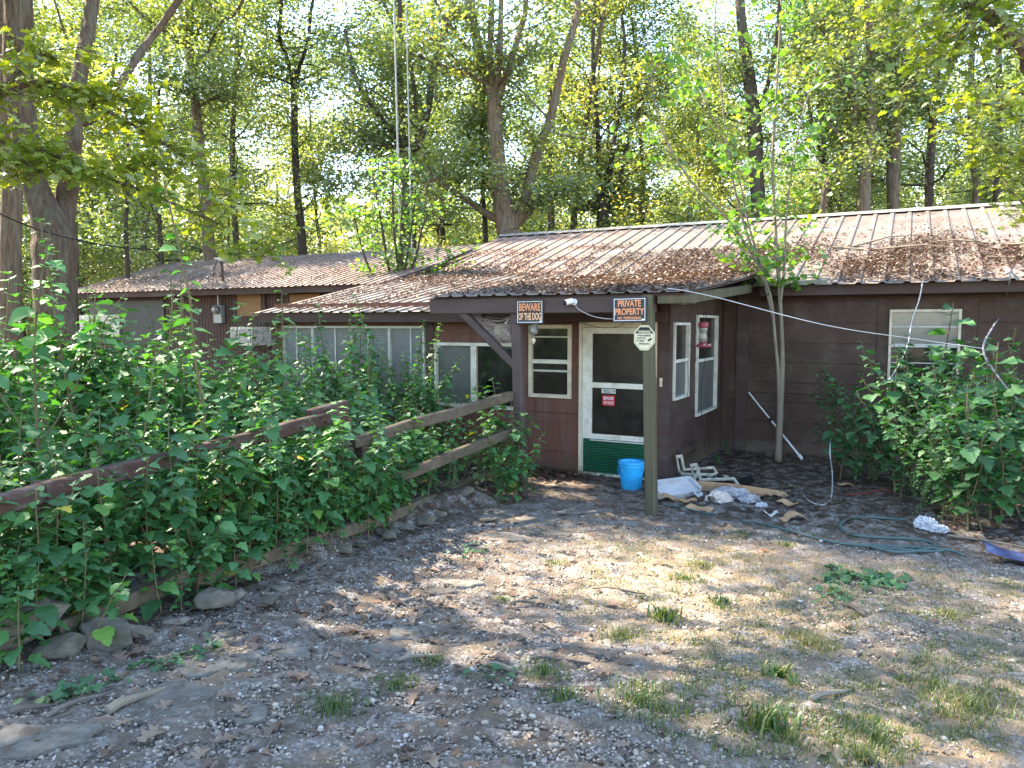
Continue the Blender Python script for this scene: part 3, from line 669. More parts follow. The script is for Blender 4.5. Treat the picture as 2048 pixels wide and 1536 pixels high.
# fascias, beams, posts of the porch
def hbar(name, p, q2, w_, h_, mat, up=(0, 0, 1), jit=0.0, seg=1, label=None):
    k = MB(); k.bar(p, q2, w_, h_, up, jit, seg); o = k.build(name, mat, house); o.location = -HOFF
    if label: o['label'] = label
    return o
hbar('fascia', (-2.0, 11.93, 2.535), (6.2, 11.93, 2.535), 0.035, 0.16, M['trim_brown'])
hbar('fascia', (-9.5, 9.02, 2.13), (-5.22, 9.02, 2.13), 0.035, 0.15, M['trim_brown'])
hbar('fascia', (-5.20, 9.08, 2.12), (-2.62, 9.08, 2.12), 0.035, 0.13, M['trim_brown'])
hbar('fascia', (-19.45, LE + 0.02, 2.755), (-9.1, LE + 0.02, 2.755), 0.035, 0.14, M['trim_brown'])
hbar('beam', (-5.2, 7.74, 2.245), (-3.98, 7.74, 2.245), 0.09, 0.185, M['beam'])
hbar('beam', (-3.975, 7.74, 2.245), (-2.36, 7.74, 2.245), 0.09, 0.185, M['beam'])
hbar('beam_end', (-2.32, 7.72, 2.285), (-1.93, 7.72, 2.285), 0.08, 0.085, M['post_green'], label='mossy green weathered beam end')
hbar('rafter', (-2.10, 7.78, 2.29), (-2.12, 11.85, 2.57), 0.04, 0.12, M['post_green'])
hbar('rafter', (-5.12, 7.79, 2.30), (-5.12, 9.25, 2.40), 0.04, 0.10, M['beam'])
for xx in (-4.4, -3.7, -3.0): hbar('rafter', (xx, 7.79, 2.29), (xx, 9.3, 2.42), 0.04, 0.09, M['beam'])
pl, pr = (-3.99, 7.80), (-2.39, 7.69)
hbar('post', (pl[0] + 0.02, pl[1] - 0.02, -0.05), (pl[0] - 0.045, pl[1] - 0.02, 2.15), 0.125, 0.125, M['beam'], up=(0, 1, 0), seg=4, jit=0.004, label='dark brown porch post beside the fence')
hbar('post', (pr[0] + 0.035, pr[1], -0.05), (pr[0] - 0.035, pr[1], 2.335), 0.115, 0.125, M['post_green'], up=(0, 1, 0), seg=5, jit=0.004, label='greenish weathered porch post in front of the door')
hbar('brace', (-4.80, 7.76, 2.20), (-4.0, 7.77, 1.50), 0.085, 0.10, M['beam'], up=(0, 1, 0))
trim('porch_slab', (-5.0, 7.86, -0.12), (-2.05, 9.24, -0.012), M['concrete'])

# left annex walls: grooved sheets
ax = backing('x', 12.32, -19.0, -9.3, -0.2, 2.75, [], 'annex_wall', M['grooved'])
x = -19.0
while x < -9.4:
    k = MB(); w_ = 1.195; n = 12; prof = []
    for i in range(n):
        s = i * w_ / n
        prof += [(s, 0.022), (s + w_ / n - 0.018, 0.022), (s + w_ / n - 0.016, 0.010), (s + w_ / n - 0.002, 0.010)]
    vs = [(x + s, 12.32 - dd, z) for z in (-0.15, 2.7) for s, dd in prof]; nn = len(prof)
    k.add(vs, [(i, i + 1, i + 1 + nn, i + nn) for i in range(nn - 1)]); k.build('siding_panel', M['grooved'], ax); x += 1.2
backing('y', -18.94, 12.38, 20.5, -0.2, 2.8, [], 'annex_end_wall', M['grooved'])
# plain rear walls close the house
for (a_, b_) in (((-19.0, 20.5, -0.2), (-9.5, 20.56, 2.95)), ((-9.4, 22.0, -0.2), (6.0, 22.06, 2.75)), ((5.94, 12.4, -0.2), (6.0, 22, 2.75)), ((-9.45, 9.37, -0.2), (-9.39, 12.3, 2.3)), ((-9.4, 13.2, -0.2), (-2.7, 13.26, 2.75))):
    trim('rear_wall', a_, b_, M['wall_dark'])
# things fixed in the annex wall, parts of the house
def rect(name, px0, py0, px1, py1, Y, mat, t=0.02, parent=ax, label=None):
    p = on_y((px0 + px1) / 2, py0, Y); q2 = on_y((px0 + px1) / 2, py1, Y); l = on_y(px0, (py0 + py1) / 2, Y).x; r_ = on_y(px1, (py0 + py1) / 2, Y).x
    k = MB(); k.box((l, Y - t, q2.z), (r_, Y, p.z)); o = k.build(name, mat, parent)
    if label: o['label'] = label
    return o, (l, r_, q2.z, p.z)
rect('window_pane', 182, 602, 330, 688, 12.285, M['black'], label='dark window glass of the annex')
o, (l, r_, zb, zt) = rect('louvre_panel', 161, 630, 240, 673, 12.262, M['dirty_white'], t=0.012, label='slatted white panel covering the annex window')
for i in range(9):
    z = zb + (zt - zb) * i / 9; k = MB(); k.box((l, 12.232, z + 0.01), (r_, 12.249, z + (zt - zb) / 9 - 0.012)); k.build('louvre_slat', M['dirty_white'], ax)
for (px0, py0, px1, py1) in ((473, 588, 523, 632), (578, 588, 640, 625)):
    o, _ = rect('plywood_sheet', px0, py0, px1, py1, 12.287, M['plywood'], t=0.012, label='plywood sheet boarding up an annex window')
for px0 in (468, 526, 573): rect('batten', px0, 585, px0 + 6, 650, 12.283, M['trim_brown'], t=0.03)

# ------------------------------------------------------------------ signs and things fixed on the house
def text_obj(name, s, w_, h_, cx, cz, y, mat, parent, bold=0.018):
    cu = bpy.data.curves.new(name, 'FONT'); cu.body = s; cu.size = 1.0; cu.offset = bold; cu.extrude = 0.002; cu.resolution_u = 3
    tmp = bpy.data.objects.new(name, cu); COL.objects.link(tmp)
    dg = bpy.context.evaluated_depsgraph_get(); me = bpy.data.meshes.new_from_object(tmp.evaluated_get(dg))
    bpy.data.objects.remove(tmp)
    co = np.empty(len(me.vertices) * 3, np.float32); me.vertices.foreach_get('co', co); co = co.reshape(-1, 3)
    lo, hi = co.min(0), co.max(0)
    out = np.empty_like(co)
    out[:, 0] = cx + ((co[:, 0] - lo[0]) / (hi[0] - lo[0]) - 0.5) * w_
    out[:, 2] = cz + ((co[:, 1] - lo[1]) / (hi[1] - lo[1]) - 0.5) * h_
    out[:, 1] = y - 0.0008 - co[:, 2] * 0.15
    me.vertices.foreach_set('co', out.ravel()); me.materials.clear(); me.materials.append(mat); me.update()
    return link(name, me, parent)
def sign(label, c, w_, h_, rows, tilt=0.0):
    e = empty('warning_sign', c); tag(e, label, 'sign', 'black hardware store signs on the porch beam'); e.rotation_euler = (0, tilt, 0)
    k = MB(); k.box((-w_ / 2, -0.004, -h_ / 2), (w_ / 2, 0, h_ / 2)); k.build('plate', M['sign_black'], e)
    b, t = 0.014, 0.007; k = MB(); W2, H2 = w_ / 2 - b, h_ / 2 - b
    for a_, b_ in (((-W2, -0.0055, -H2), (W2, -0.0045, -H2 + t)), ((-W2, -0.0055, H2 - t), (W2, -0.0045, H2)), ((-W2, -0.0055, -H2 + t), (-W2 + t, -0.0045, H2 - t)), ((W2 - t, -0.0055, -H2 + t), (W2, -0.0045, H2 - t))): k.box(a_, b_)
    k.build('border', M['sign_white'], e)
    for (s, tw, th, z, mt) in rows: text_obj('lettering', s, tw, th, 0, z, -0.0045, mt, e, bold=0.03)
    k = MB(); k.box((W2 - 0.035, -0.0075, -H2 + 0.001), (W2 - 0.006, -0.0065, -H2 + 0.02)); k.build('price_sticker', M['sign_white'], e)
    return e
sign('black sign reading BEWARE OF THE DOG on the porch beam', (-3.815, 7.672, 2.168), 0.345, 0.27, [('BEWARE', 0.275, 0.088, 0.055, M['sign_orange']), ('OF THE DOG', 0.29, 0.084, -0.052, M['sign_peach'])], tilt=-0.006)
sign('black sign reading PRIVATE PROPERTY NO TRESPASSING on the porch beam', (-2.60, 7.604, 2.182), 0.375, 0.262, [('PRIVATE', 0.255, 0.072, 0.066, M['sign_orange']), ('PROPERTY', 0.325, 0.072, -0.020, M['sign_orange']), ('NO TRESPASSING', 0.26, 0.030, -0.088, M['sign_orange'])], tilt=-0.012)
# octagonal warning sign on the post
e = empty('octagonal_sign', (-2.435, 7.612, 1.885)); tag(e, 'cream octagonal WARNING video surveillance sign nailed to the greenish post', 'sign')
def octo(w_, h_, c=0.30):
    a, b = w_ / 2, h_ / 2; return [(-a, -b + h_ * c), (-a + w_ * c, -b), (a - w_ * c, -b), (a, -b + h_ * c), (a, b - h_ * c), (a - w_ * c, b), (-a + w_ * c, b), (-a, b - h_ * c)]
k = MB(); k.prism(octo(0.225, 0.262), -0.004, 0.0); k.build('plate', M['sign_cream'], e)
k = MB(); o8, i8 = octo(0.205, 0.24), octo(0.199, 0.234); vs = [(x, -0.0052, z) for x, z in o8] + [(x, -0.0052, z) for x, z in i8]
k.add(vs, [(i, (i + 1) % 8, 8 + (i + 1) % 8, 8 + i) for i in range(8)]); k.build('border', M['black'], e)
k = MB(); k.prism([(-0.094, 0.045), (0.094, 0.045), (0.094, 0.052), (0.043, 0.112), (-0.043, 0.112), (-0.094, 0.052)], -0.0056, -0.0046); k.build('header', M['black'], e)
text_obj('lettering', 'WARNING', 0.135, 0.032, 0, 0.064, -0.006, M['sign_cream'], e, 0.02)
for s, tw, x, z in (('THESE PREMISES', 0.155, -0.004, 0.024), ('PROTECTED', 0.10, -0.032, -0.004), ('BY VIDEO', 0.085, -0.04, -0.032), ('SURVEILLANCE', 0.12, 0.0, -0.062)): text_obj('lettering', s, tw, 0.019, x, z, -0.0046, M['black'], e, 0.03)
k = MB(); rot = Matrix.Rotation(R(-28), 3, 'Y'); k.box((0.035, -0.006, -0.026), (0.085, -0.0048, -0.008), rot); k.box((0.06, -0.006, -0.045), (0.066, -0.0048, -0.028)); k.build('camera_symbol', M['black'], e)
# stickers on the door
e = empty('door_sticker', (-3.45, WY - 0.0135, 1.02)); tag(e, 'small red BEWARE OF DOG sticker on the screen door', 'sticker')
k = MB(); k.box((-0.085, -0.002, -0.068), (0.085, 0, 0.068)); k.build('plate', M['sign_red'], e)
text_obj('lettering', 'BEWARE', 0.14, 0.042, 0, 0.03, -0.002, M['sign_white'], e, 0.02); text_obj('lettering', 'OF DOG', 0.14, 0.042, 0, -0.03, -0.002, M['sign_white'], e, 0.02)
e = empty('door_plate', (-3.45, WY - 0.0135, 1.143)); tag(e, 'silver Beware of The Dog plate just under the door rail', 'sticker')
k = MB(); k.box((-0.10, -0.002, -0.03), (0.10, 0, 0.03)); k.build('plate', M['aluminium'], e)
text_obj('lettering', 'Beware of', 0.09, 0.02, -0.022, 0.012, -0.002, M['black'], e, 0.02); text_obj('lettering', 'The Dog!', 0.09, 0.02, -0.022, -0.014, -0.002, M['black'], e, 0.02)
k = MB(); k.prism([(0.05, -0.012), (0.056, 0.004), (0.078, 0.006), (0.086, 0.014), (0.09, 0.006), (0.08, -0.001), (0.076, -0.014), (0.072, -0.002), (0.058, -0.002), (0.054, -0.014)], -0.003, -0.002); k.build('dog_symbol', M['black'], e)
# security camera
e = empty('security_camera', (-3.27, 7.69, 2.275)); tag(e, 'white bullet security camera with a black lens on the porch beam', 'security camera')
k = MB(); k.lathe([(0.036, 0), (0.036, 0.008), (0.022, 0.014)], n=18); o = k.build('mount', M['white_plastic'], e, rot=(R(90), 0, 0), smooth=False)
k = MB(); k.tube([(0, -0.01, 0), (-0.01, -0.05, 0.0), (-0.03, -0.075, 0.0)], 0.011, 8); k.build('arm', M['white_plastic'], e)
bd = Vector((-0.62, -0.72, -0.22)).normalized(); c0 = Vector((-0.02, -0.06, 0.005))
k = MB(); k.tube([c0 - bd * 0.028, c0 - bd * 0.024, c0 + bd * 0.062, c0 + bd * 0.066], [0.02, 0.031, 0.032, 0.031], 16); k.build('body', M['white_plastic'], e)
k = MB(); k.tube([c0 + bd * 0.0665, c0 + bd * 0.080, c0 + bd * 0.084], [0.030, 0.030, 0.02], 16); k.build('lens', M['black'], e)
def wire(name, pts, r, mat, label, sub=6, group=None, cat='wire', n=6):
    P = [Vector(p) for p in pts]; out = []
    for i in range(len(P) - 1):
        p0, p1, p2, p3 = P[max(i - 1, 0)], P[i], P[i + 1], P[min(i + 2, len(P) - 1)]
        for j in range(sub):
            t = j / sub; out.append(0.5 * ((2 * p1) + (p2 - p0) * t + (2 * p0 - 5 * p1 + 4 * p2 - p3) * t * t + (3 * p1 - p0 - 3 * p2 + p3) * t ** 3))
    out.append(P[-1]); base = out[0].copy(); k = MB(); k.tube([p - base for p in out], r, n)
    o = k.build(name, mat, None, loc=base, smooth=True); tag(o, label, cat, group); return o
wire('camera_cable', [(-3.26, 7.66, 2.262), (-3.2, 7.655, 2.19), (-3.05, 7.66, 2.12), (-2.9, 7.66, 2.09), (-2.78, 7.665, 2.085)], 0.004, M['wire_white'], 'thin white cable drooping from the security camera to the sign')
wire('bell_wire', [(-3.83, WY - 0.04, 2.05), (-3.6, WY - 0.045, 1.99), (-3.35, WY - 0.045, 1.99), (-3.1, 9.0, 2.08), (-2.9, 8.4, 2.1)], 0.003, M['wire_black'], 'black wire looping across the top of the door frame')
# doorbell
k = MB(); k.box((-0.017, -0.018, -0.055), (0.017, 0, 0.055)); k.box((-0.008, -0.022, -0.012), (0.008, -0.018, 0.012))
o = k.build('doorbell', M['cream_paint'], None, loc=(-2.735, WY - 0.033, 1.29)); tag(o, 'cream doorbell switch on the brown strip right of the door', 'doorbell')
# globe lamp under the porch
e = empty('wall_lamp', (-5.02, WY - 0.02, 1.93)); tag(e, 'round cream wall lamp above the broken window', 'lamp')
k = MB(); k.lathe([(0.05, 0.0), (0.05, 0.03), (0.03, 0.05)], n=16); k.build('base', M['grey_metal'], e, rot=(R(90), 0, 0))
k = MB(); k.lathe([(0.02, 0.045), (0.07, 0.06), (0.095, 0.10), (0.095, 0.14), (0.07, 0.185), (0.02, 0.205)], n=20); k.build('globe', M['cream_paint'], e, rot=(R(90), 0, 0), smooth=True)
# jar lantern hanging behind the first sign
e = empty('hanging_lantern', (-3.86, 7.86, 2.07)); tag(e, 'amber jar lantern hanging beside the dark porch post below the sign', 'lantern')
k = MB(); k.lathe([(0.045, -0.02), (0.052, -0.05), (0.052, -0.11), (0.058, -0.13), (0.045, -0.155), (0.02, -0.17)], n=16); k.build('jar', M['clear_plastic'], e, smooth=True)
k = MB(); k.lathe([(0.02, 0.03), (0.05, 0.0), (0.05, -0.02)], n=16); k.build('cap', M['cream_paint'], e)
k = MB(); k.lathe([(0.005, -0.20), (0.02, -0.21), (0.03, -0.235), (0.012, -0.265), (0.003, -0.28)], n=8); k.tube([(0, 0, -0.17), (0, 0, -0.2)], 0.003, 5); k.build('pendant', M['cream_paint'], e)
k = MB(); k.tube([(0, 0, 0.03), (0, 0, 0.09)], 0.003, 5); k.build('hook', M['wire_black'], e)
# cobweb with debris: thin sheet of strands
r = np.random.default_rng(4); k = MB()
for i in range(70):
    a_ = Vector((-4.75 + r.uniform(0, 0.1), 7.9 + r.uniform(-0.03, 0.1), 2.08 + r.uniform(-0.1, 0.05))); b_ = Vector((-4.10 + r.uniform(-0.03, 0.03), 7.95 + r.uniform(-0.1, 0.1), r.uniform(1.72, 2.16)))
    m_ = a_.lerp(b_, 0.6) + Vector((0, 0, -0.07 + r.uniform(-0.06, 0.04))); k.tube([a_, m_, b_], 0.0016, 3, caps=False)
for i in range(110):
    c = Vector((r.normal(-4.27, 0.07), r.normal(7.97, 0.03), r.normal(1.93, 0.06))); v = [c + Vector(r.normal(0, 0.022, 3)) for _ in range(3)]; k.add(v, [(0, 1, 2)])
o = k.build('cobweb', M['web'], None); tag(o, 'dusty cobweb hanging between the brace and the dark porch post', 'cobweb')
# electric meter, air conditioner, vent pipe on the annex
p = on_y(440, 620, 12.25); e = empty('electric_meter', (p.x, 12.27, p.z)); tag(e, 'grey electric meter on the annex wall', 'meter')
k = MB(); k.box((-0.13, -0.10, -0.30), (0.13, 0, 0.10)); k.build('box', M['grey_metal'], e)
k = MB(); k.lathe([(0.10, 0.10), (0.10, 0.15), (0.085, 0.20), (0.03, 0.215)], n=20); k.build('dial', M['clear_plastic'], e, rot=(R(90), 0, 0), smooth=True)
k = MB(); k.tube([(0, -0.06, 0.1), (0, -0.06, 0.5)], 0.028, 8); k.build('conduit', M['grey_metal'], e)
p = on_y(512, 672, 12.0); e = empty('air_conditioner', (p.x, 12.0, p.z)); tag(e, 'white window air conditioner sticking out beside the wing corner', 'air conditioner')
k = MB(); k.box((-0.33, -0.42, -0.20), (0.33, 0.26, 0.20)); k.build('case', M['dirty_white'], e)
k = MB(); k.box((0.0, -0.445, -0.14), (0.30, -0.425, 0.16)); k.build('side_panel', M['grey_metal'], e)
k = MB()
for i in range(9): k.box((-0.31, -0.438, -0.17 + i * 0.036), (-0.03, -0.424, -0.15 + i * 0.036))
k.build('grille', M['grey_metal'], e)
k = MB(); k.box((-0.36, -0.40, -0.235), (0.36, 0.26, -0.205)); k.build('shelf', M['wood_red'], e)
p = on_y(447, 578, 12.6); e = empty('vent_pipe', (p.x, 12.6, left_z(12.6) - 0.03)); tag(e, 'rusty vent pipe with a bent cap on the annex roof', 'pipe')
k = MB(); k.tube([(0, 0, 0), (-0.04, 0, 0.55)], 0.035, 10); k.build('stack', M['bark_dark'], e)
k = MB(); k.box((-0.24, -0.05, 0.55), (0.02, 0.05, 0.60), Matrix.Rotation(R(12), 3, 'Y')); k.build('cap', M['grey_metal'], e)
wire('roof_cable', [e.location + Vector((-0.2, 0, 0.55)), e.location + Vector((-0.28, -0.05, 0.2)), e.location + Vector((-0.12, -0.1, 0.08))], 0.012, M['wire_black'], 'tangled black cable hanging from the roof vent cap')

# bird feeder
rp = on_x(1407, 640, -2.16); e = empty('bird_feeder', (-2.16, rp.y, 1.76)); tag(e, 'red and clear hummingbird feeder hanging under the porch eave', 'bird feeder')
k = MB(); k.lathe([(0.02, -0.02), (0.055, -0.012), (0.105, 0.0), (0.10, 0.012), (0.055, 0.03), (0.045, 0.05)], n=20); k.build('base', M['red_plastic'], e, smooth=True)
for i in range(4):
    a_ = i * math.pi / 2 + 0.4; k = MB(); k.lathe([(0.014, 0), (0.006, 0.02)], (0.08 * math.cos(a_), 0.08 * math.sin(a_), 0.012), n=8); k.build('feeding_port', M['cream_paint'], e)
k = MB(); k.lathe([(0.042, 0.05), (0.052, 0.07), (0.05, 0.12), (0.042, 0.16), (0.052, 0.2), (0.055, 0.235)], n=20); k.build('bottle', M['clear_plastic'], e, smooth=True)
k = MB(); k.lathe([(0.058, 0.228), (0.062, 0.25), (0.058, 0.29), (0.02, 0.298)], n=20); k.build('cap', M['red_plastic'], e, smooth=True)
k = MB(); k.tube([(0.03, 0, 0.296), (0.02, 0, 0.325), (0, 0, 0.34), (-0.02, 0, 0.325), (-0.03, 0, 0.296)], 0.003, 5); k.tube([(0, 0, 0.34), (0, 0, 0.62)], 0.002, 4); k.build('hanger', M['wire_black'], e)
wire('dangling_cord', [(-2.2, rp.y + 0.25, 2.45), (-2.18, rp.y + 0.22, 1.7), (-2.22, rp.y + 0.2, 1.2), (-2.2, rp.y + 0.25, 0.7), (-2.12, rp.y + 0.3, 0.25)], 0.004, M['wire_black'], 'black cord hanging down past the larger side window')
wire('dangling_cord', [(-2.55, 9.85, 1.55), (-2.54, 9.86, 1.2), (-2.55, 9.85, 1.03)], 0.004, M['wire_black'], 'short black cord hanging on the narrow side window', cat='wire')

# clothes line and cables on the right
hub = at(1966, 697, 8.2)
wire('clothes_line', [(-2.2, 7.60, 2.40), (-1.75, 7.7, 2.31), (-0.7, 7.9, 2.02), (0.1, hub.y - 0.12, hub.z + 0.10), hub], 0.0045, M['wire_white'], 'white line stretched from the porch corner past the main window')
tp = on_y(2013, 540, 12.2)
wire('service_cable', [Vector((tp.x, 12.35, main_z(12.35) + 0.05)), Vector((tp.x, 11.75, main_z(11.75) + 0.06)), at(2003, 625, 10.6), at(1985, 655, 9.4), hub, at(1990, 745, 8.0), at(2048, 812, 7.6), at(2140, 880, 7.2), at(2300, 1000, 6.8)], 0.011, M['cable_grey'], 'thick grey service cable sagging from the roof edge to the right', cat='cable', n=8)
wire('hanging_wire', [Vector((on_y(1846, 560, 11.8).x, 11.8, 2.64)), on_y(1838, 600, 11.75), on_y(1824, 640, 11.6), on_y(1815, 690, 11.4), on_y(1795, 735, 11.2), on_y(1770, 770, 11.0)], 0.009, M['wire_white'], 'frayed white wire hanging from the eave in front of the main window')
g0 = on_ground(1668, 985)
wire('ground_wire', [on_y(1662, 860, 10.9), on_y(1660, 905, 10.2), on_ground(1664, 968, 0.12), on_ground(1662, 998, 0.012), on_ground(1645, 1012, 0.012), on_ground(1620, 1005, 0.012), on_ground(1603, 988, 0.012)], 0.008, M['wire_white'], 'white wire curling down onto the bare ground')
wire('ground_wire', [on_ground(1690, 992, 0.012), on_ground(1730, 989, 0.015), on_ground(1770, 983, 0.02), on_ground(1790, 985, 0.012)], 0.006, M['wire_red'], 'red wire lying on the ground before the bush')
wire('hanging_wire', [hub, at(1974, 800, 8.3), at(1978, 900, 8.4), at(1974, 975, 8.4)], 0.006, M['wire_black'], 'black wire hanging straight down from the grey cable into the bush')
wire('fence_wire', [at(-60, 400, 6.5), at(80, 460, 7.4), at(220, 492, 8.4), at(330, 500, 9.3)], 0.008, M['wire_black'], 'dark overhead wire sloping across the forked trunk')
# leaning telescopic pole
e0 = on_ground(1604, 922, 0.03); e1 = Vector((on_y(1497, 785, 12.2).x, 12.22, on_y(1497, 785, 12.2).z)); e = empty('telescopic_pole', e0); tag(e, 'white telescopic pole leaning against the main wall', 'pole')
v = e1 - e0; k = MB(); k.tube([Vector(), v * 0.05, v * 0.06], [0.022, 0.026, 0.02], 10); k.build('grip', M['white_plastic'], e)
k = MB(); k.tube([v * 0.06, v * 0.55], 0.015, 10); k.build('lower_tube', M['white_plastic'], e)
k = MB(); k.tube([v * 0.55, v * 0.59], 0.02, 10); k.build('clamp', M['black'], e)
k = MB(); k.tube([v * 0.59, v * 0.62, v], [0.012, 0.012, 0.012], 10); k.build('upper_tube', M['white_plastic'], e)
# block of wood at the sapling foot
k = MB(); k.bar((-0.14, 0, 0), (0.14, -0.03, -0.02), 0.06, 0.085, jit=0.002, seg=2); b_ = on_ground(1552, 915, 0.055); o = k.build('wood_block', M['wood_old'], None, loc=b_, rot=(0.2, 0, 0.1)); tag(o, 'short sawn wood block lying at the foot of the sapling', 'wood')

# blue bucket
e = empty('bucket', (-2.95, 8.78, -0.012)); tag(e, 'bright blue plastic bucket standing in front of the green door panel', 'bucket')
k = MB(); k.lathe([(0.122, 0.0), (0.128, 0.01), (0.152, 0.31), (0.156, 0.345), (0.148, 0.345), (0.144, 0.31), (0.12, 0.015)], n=32, cap1=True); k.build('body', M['blue_plastic'], e, smooth=False).data.polygons.foreach_set('use_smooth', [True] * 192 + [False] * 2)
k = MB()
for (zz, rr) in ((0.335, 0.169), (0.295, 0.164)): k.lathe([(rr - 0.012, zz - 0.012), (rr, zz - 0.012), (rr, zz + 0.014), (rr - 0.014, zz + 0.016)], n=32, cap0=False, cap1=False)
k.build('rim', M['blue_plastic'], e, smooth=False)
k = MB(); pts = [(0.168 * math.cos(t), -0.168 * math.sin(t) * 0.9 , 0.29 - 0.16 * math.sin(t)) for t in np.linspace(0, math.pi, 15)]; k.tube(pts, 0.004, 6); k.build('handle', M['blue_plastic'], e)

# ------------------------------------------------------------------ the rail fence
e = empty('rail_fence', (-4.55, 5.6, G(-4.55, 5.6))); FO = e.location.copy(); tag(e, 'weathered reddish timber rail fence half buried in green plants', 'fence')
def fbar(name, p, q2, w_, h_, mat, up=(0, 0, 1), seg=4, jit=0.006): 
    k = MB(); k.bar(p, q2, w_, h_, up, jit, seg); o = k.build(name, mat, e, loc=-FO); return o
F1 = at(85, 985, 4.35); F2 = at(700, 822, 6.95); F0 = at(-250, 1075, 3.4)
fbar('rail', at(85, 985, 4.28), at(690, 828, 6.9), 0.085, 0.11, M['wood_red'], seg=8, jit=.008)
fbar('rail', F0, at(84, 985, 4.30), 0.085, 0.11, M['wood_red'])
fbar('rail_splice', at(618, 833, 6.55), at(690, 812, 6.92), 0.10, 0.115, M['wood_red'], seg=1)
fbar('rail', at(705, 885, 7.0), at(1022, 792, 8.75), 0.085, 0.11, M['wood_old'], seg=7)
fbar('rail', at(720, 985, 7.05), at(1028, 862, 8.75), 0.08, 0.105, M['wood_old'], seg=7)
fbar('rail', at(90, 1120, 4.35), at(700, 905, 6.95), 0.08, 0.105, M['wood_red'], seg=7)
for (px, d, top, mt) in ((85, 4.42, 962, M['wood_red']), (688, 7.0, 838, M['wood_red']), (722, 7.12, 872, M['wood_red']), (-240, 3.45, 1040, M['wood_red'])):
    t_ = at(px, top, d); fbar('fence_post', (t_.x, t_.y, G(t_.x, t_.y) - 0.05), (t_.x + 0.01, t_.y, t_.z), 0.105, 0.105, mt, up=(0, 1, 0), seg=3)
# landscape timbers along the bed
def timber(p, q2, lab):
    k = MB(); b_ = p.copy(); k.bar(Vector(), q2 - p, 0.115, 0.105, jit=0.004, seg=5); o = k.build('landscape_timber', M['wood_old'], None, loc=b_); tag(o, lab, 'timber', 'timbers edging the planting bed')
def tp_(px, py): 
    p = on_ground(px, py); p.z = G(p.x - 0.12, p.y) + 0.06; p.x -= 0.06; return p
timber(tp_(778, 1062), tp_(1000, 955), 'old squared timber edging the bed nearest the porch post')
timber(tp_(395, 1180), tp_(765, 1070), 'middle bed edging timber under the leafy plants')
timber(tp_(120, 1290), tp_(380, 1190), 'nearest bed edging timber above the mossy stones')

# ------------------------------------------------------------------ stones
def rock_mesh(seed, flat=0.6, sub=2):
    r = np.random.default_rng(seed); bm = bmesh.new(); bmesh.ops.create_icosphere(bm, subdivisions=3, radius=0.5)
    pl_ = [(Vector(r.normal(0, 1, 3)).normalized(), r.uniform(0.26, 0.42)) for _ in range(9)]
    for v in bm.verts:
        for nrm, dist in pl_:
            dd = v.co.dot(nrm) - dist
            if dd > 0: v.co -= nrm * dd
        v.co += Vector(r.normal(0, 0.014, 3)); v.co.z *= flat
    me = bpy.data.meshes.new('stone'); bm.to_mesh(me); bm.free(); me.materials.append(M['rock']); return me
ROCKS = [rock_mesh(i) for i in range(6)]
edging = [(30, 1285, 170, 1.0), (215, 1290, 100, .9), (272, 1270, 60, .8), (430, 1212, 95, .9), (462, 1200, 60, .8), (533, 1212, 66, .5), (480, 1165, 50, .7), (560, 1182, 40, .6), (640, 1133, 36, .6), (690, 1103, 44, .8), (725, 1095, 34, .7), (780, 1078, 42, .8), (812, 1062, 32, .8), (852, 1050, 46, .9), (884, 1034, 32, 1.0), (930, 1010, 36, .9), (975, 1042, 48, .4), (600, 1160, 44, .5), (358, 1250, 56, .7), (120, 1310, 80, .8)]
for i, (px, py, w_, hh) in enumerate(edging):
    p = on_ground(px, py); d = (p - EYE).length; s = w_ * d / FPX
    o = link('edging_stone', ROCKS[i % 6], None, (p.x, p.y, p.z + s * 0.18 * hh), (random.uniform(-.2, .2), random.uniform(-.2, .2), random.uniform(0, 6)), (s * 1.1, s * 0.85, s * 0.9 * hh))
    tag(o, {0: 'largest mossy boulder at the near end of the bed edge', 5: 'pale flat-topped edging stone beside the gravel', 13: 'pale upright edging stone under the bed timber', 16: 'low tan stone near the porch post'}.get(i, 'rough brown edging stone along the foot of the planting bed'), 'stone', 'stones edging the planting bed')
def slab_mesh(seed):
    r = np.random.default_rng(seed); n = 11; k = MB(); rad = [r.uniform(0.30, 0.54) for _ in range(n)]; pts = [(rad[i] * math.cos(2 * math.pi * i / n), rad[i] * math.sin(2 * math.pi * i / n)) for i in range(n)]
    vs = [(x, y, -0.10) for x, y in pts] + [(x, y, 0.8 + r.uniform(-.3, .2)) for x, y in pts] + [(x * .95, y * .95, 1.0 + r.uniform(-.1, .1)) for x, y in pts] + [(x * .45, y * .45, 1.02 + r.uniform(-.15, .1)) for x, y in pts] + [(0, 0, 1.0)]
    fs = [(j * n + i, j * n + (i + 1) % n, (j + 1) * n + (i + 1) % n, (j + 1) * n + i) for j in range(3) for i in range(n)] + [(3 * n + i, 3 * n + (i + 1) % n, 4 * n) for i in range(n)]
    k.add(vs, fs); return k.mesh('flagstone', M['flagstone'])
SLABS = [slab_mesh(20 + i) for i in range(6)]
flags = [(345, 1402, 185, 80), (60, 1480, 210, 70), (168, 1462, 80, 40), (400, 1338, 110, 36), (475, 1325, 90, 34), (590, 1308, 84, 26), (450, 1270, 48, 20), (762, 1302, 92, 34), (832, 1268, 100, 40), (1035, 1042, 190, 34), (1095, 1062, 120, 22), (1010, 1075, 110, 20), (1110, 1097, 70, 16), (925, 1168, 90, 20), (1000, 1025, 100, 16), (880, 1185, 70, 18), (495, 1430, 90, 44), (620, 1155, 44, 16), (1150, 1020, 110, 18)]
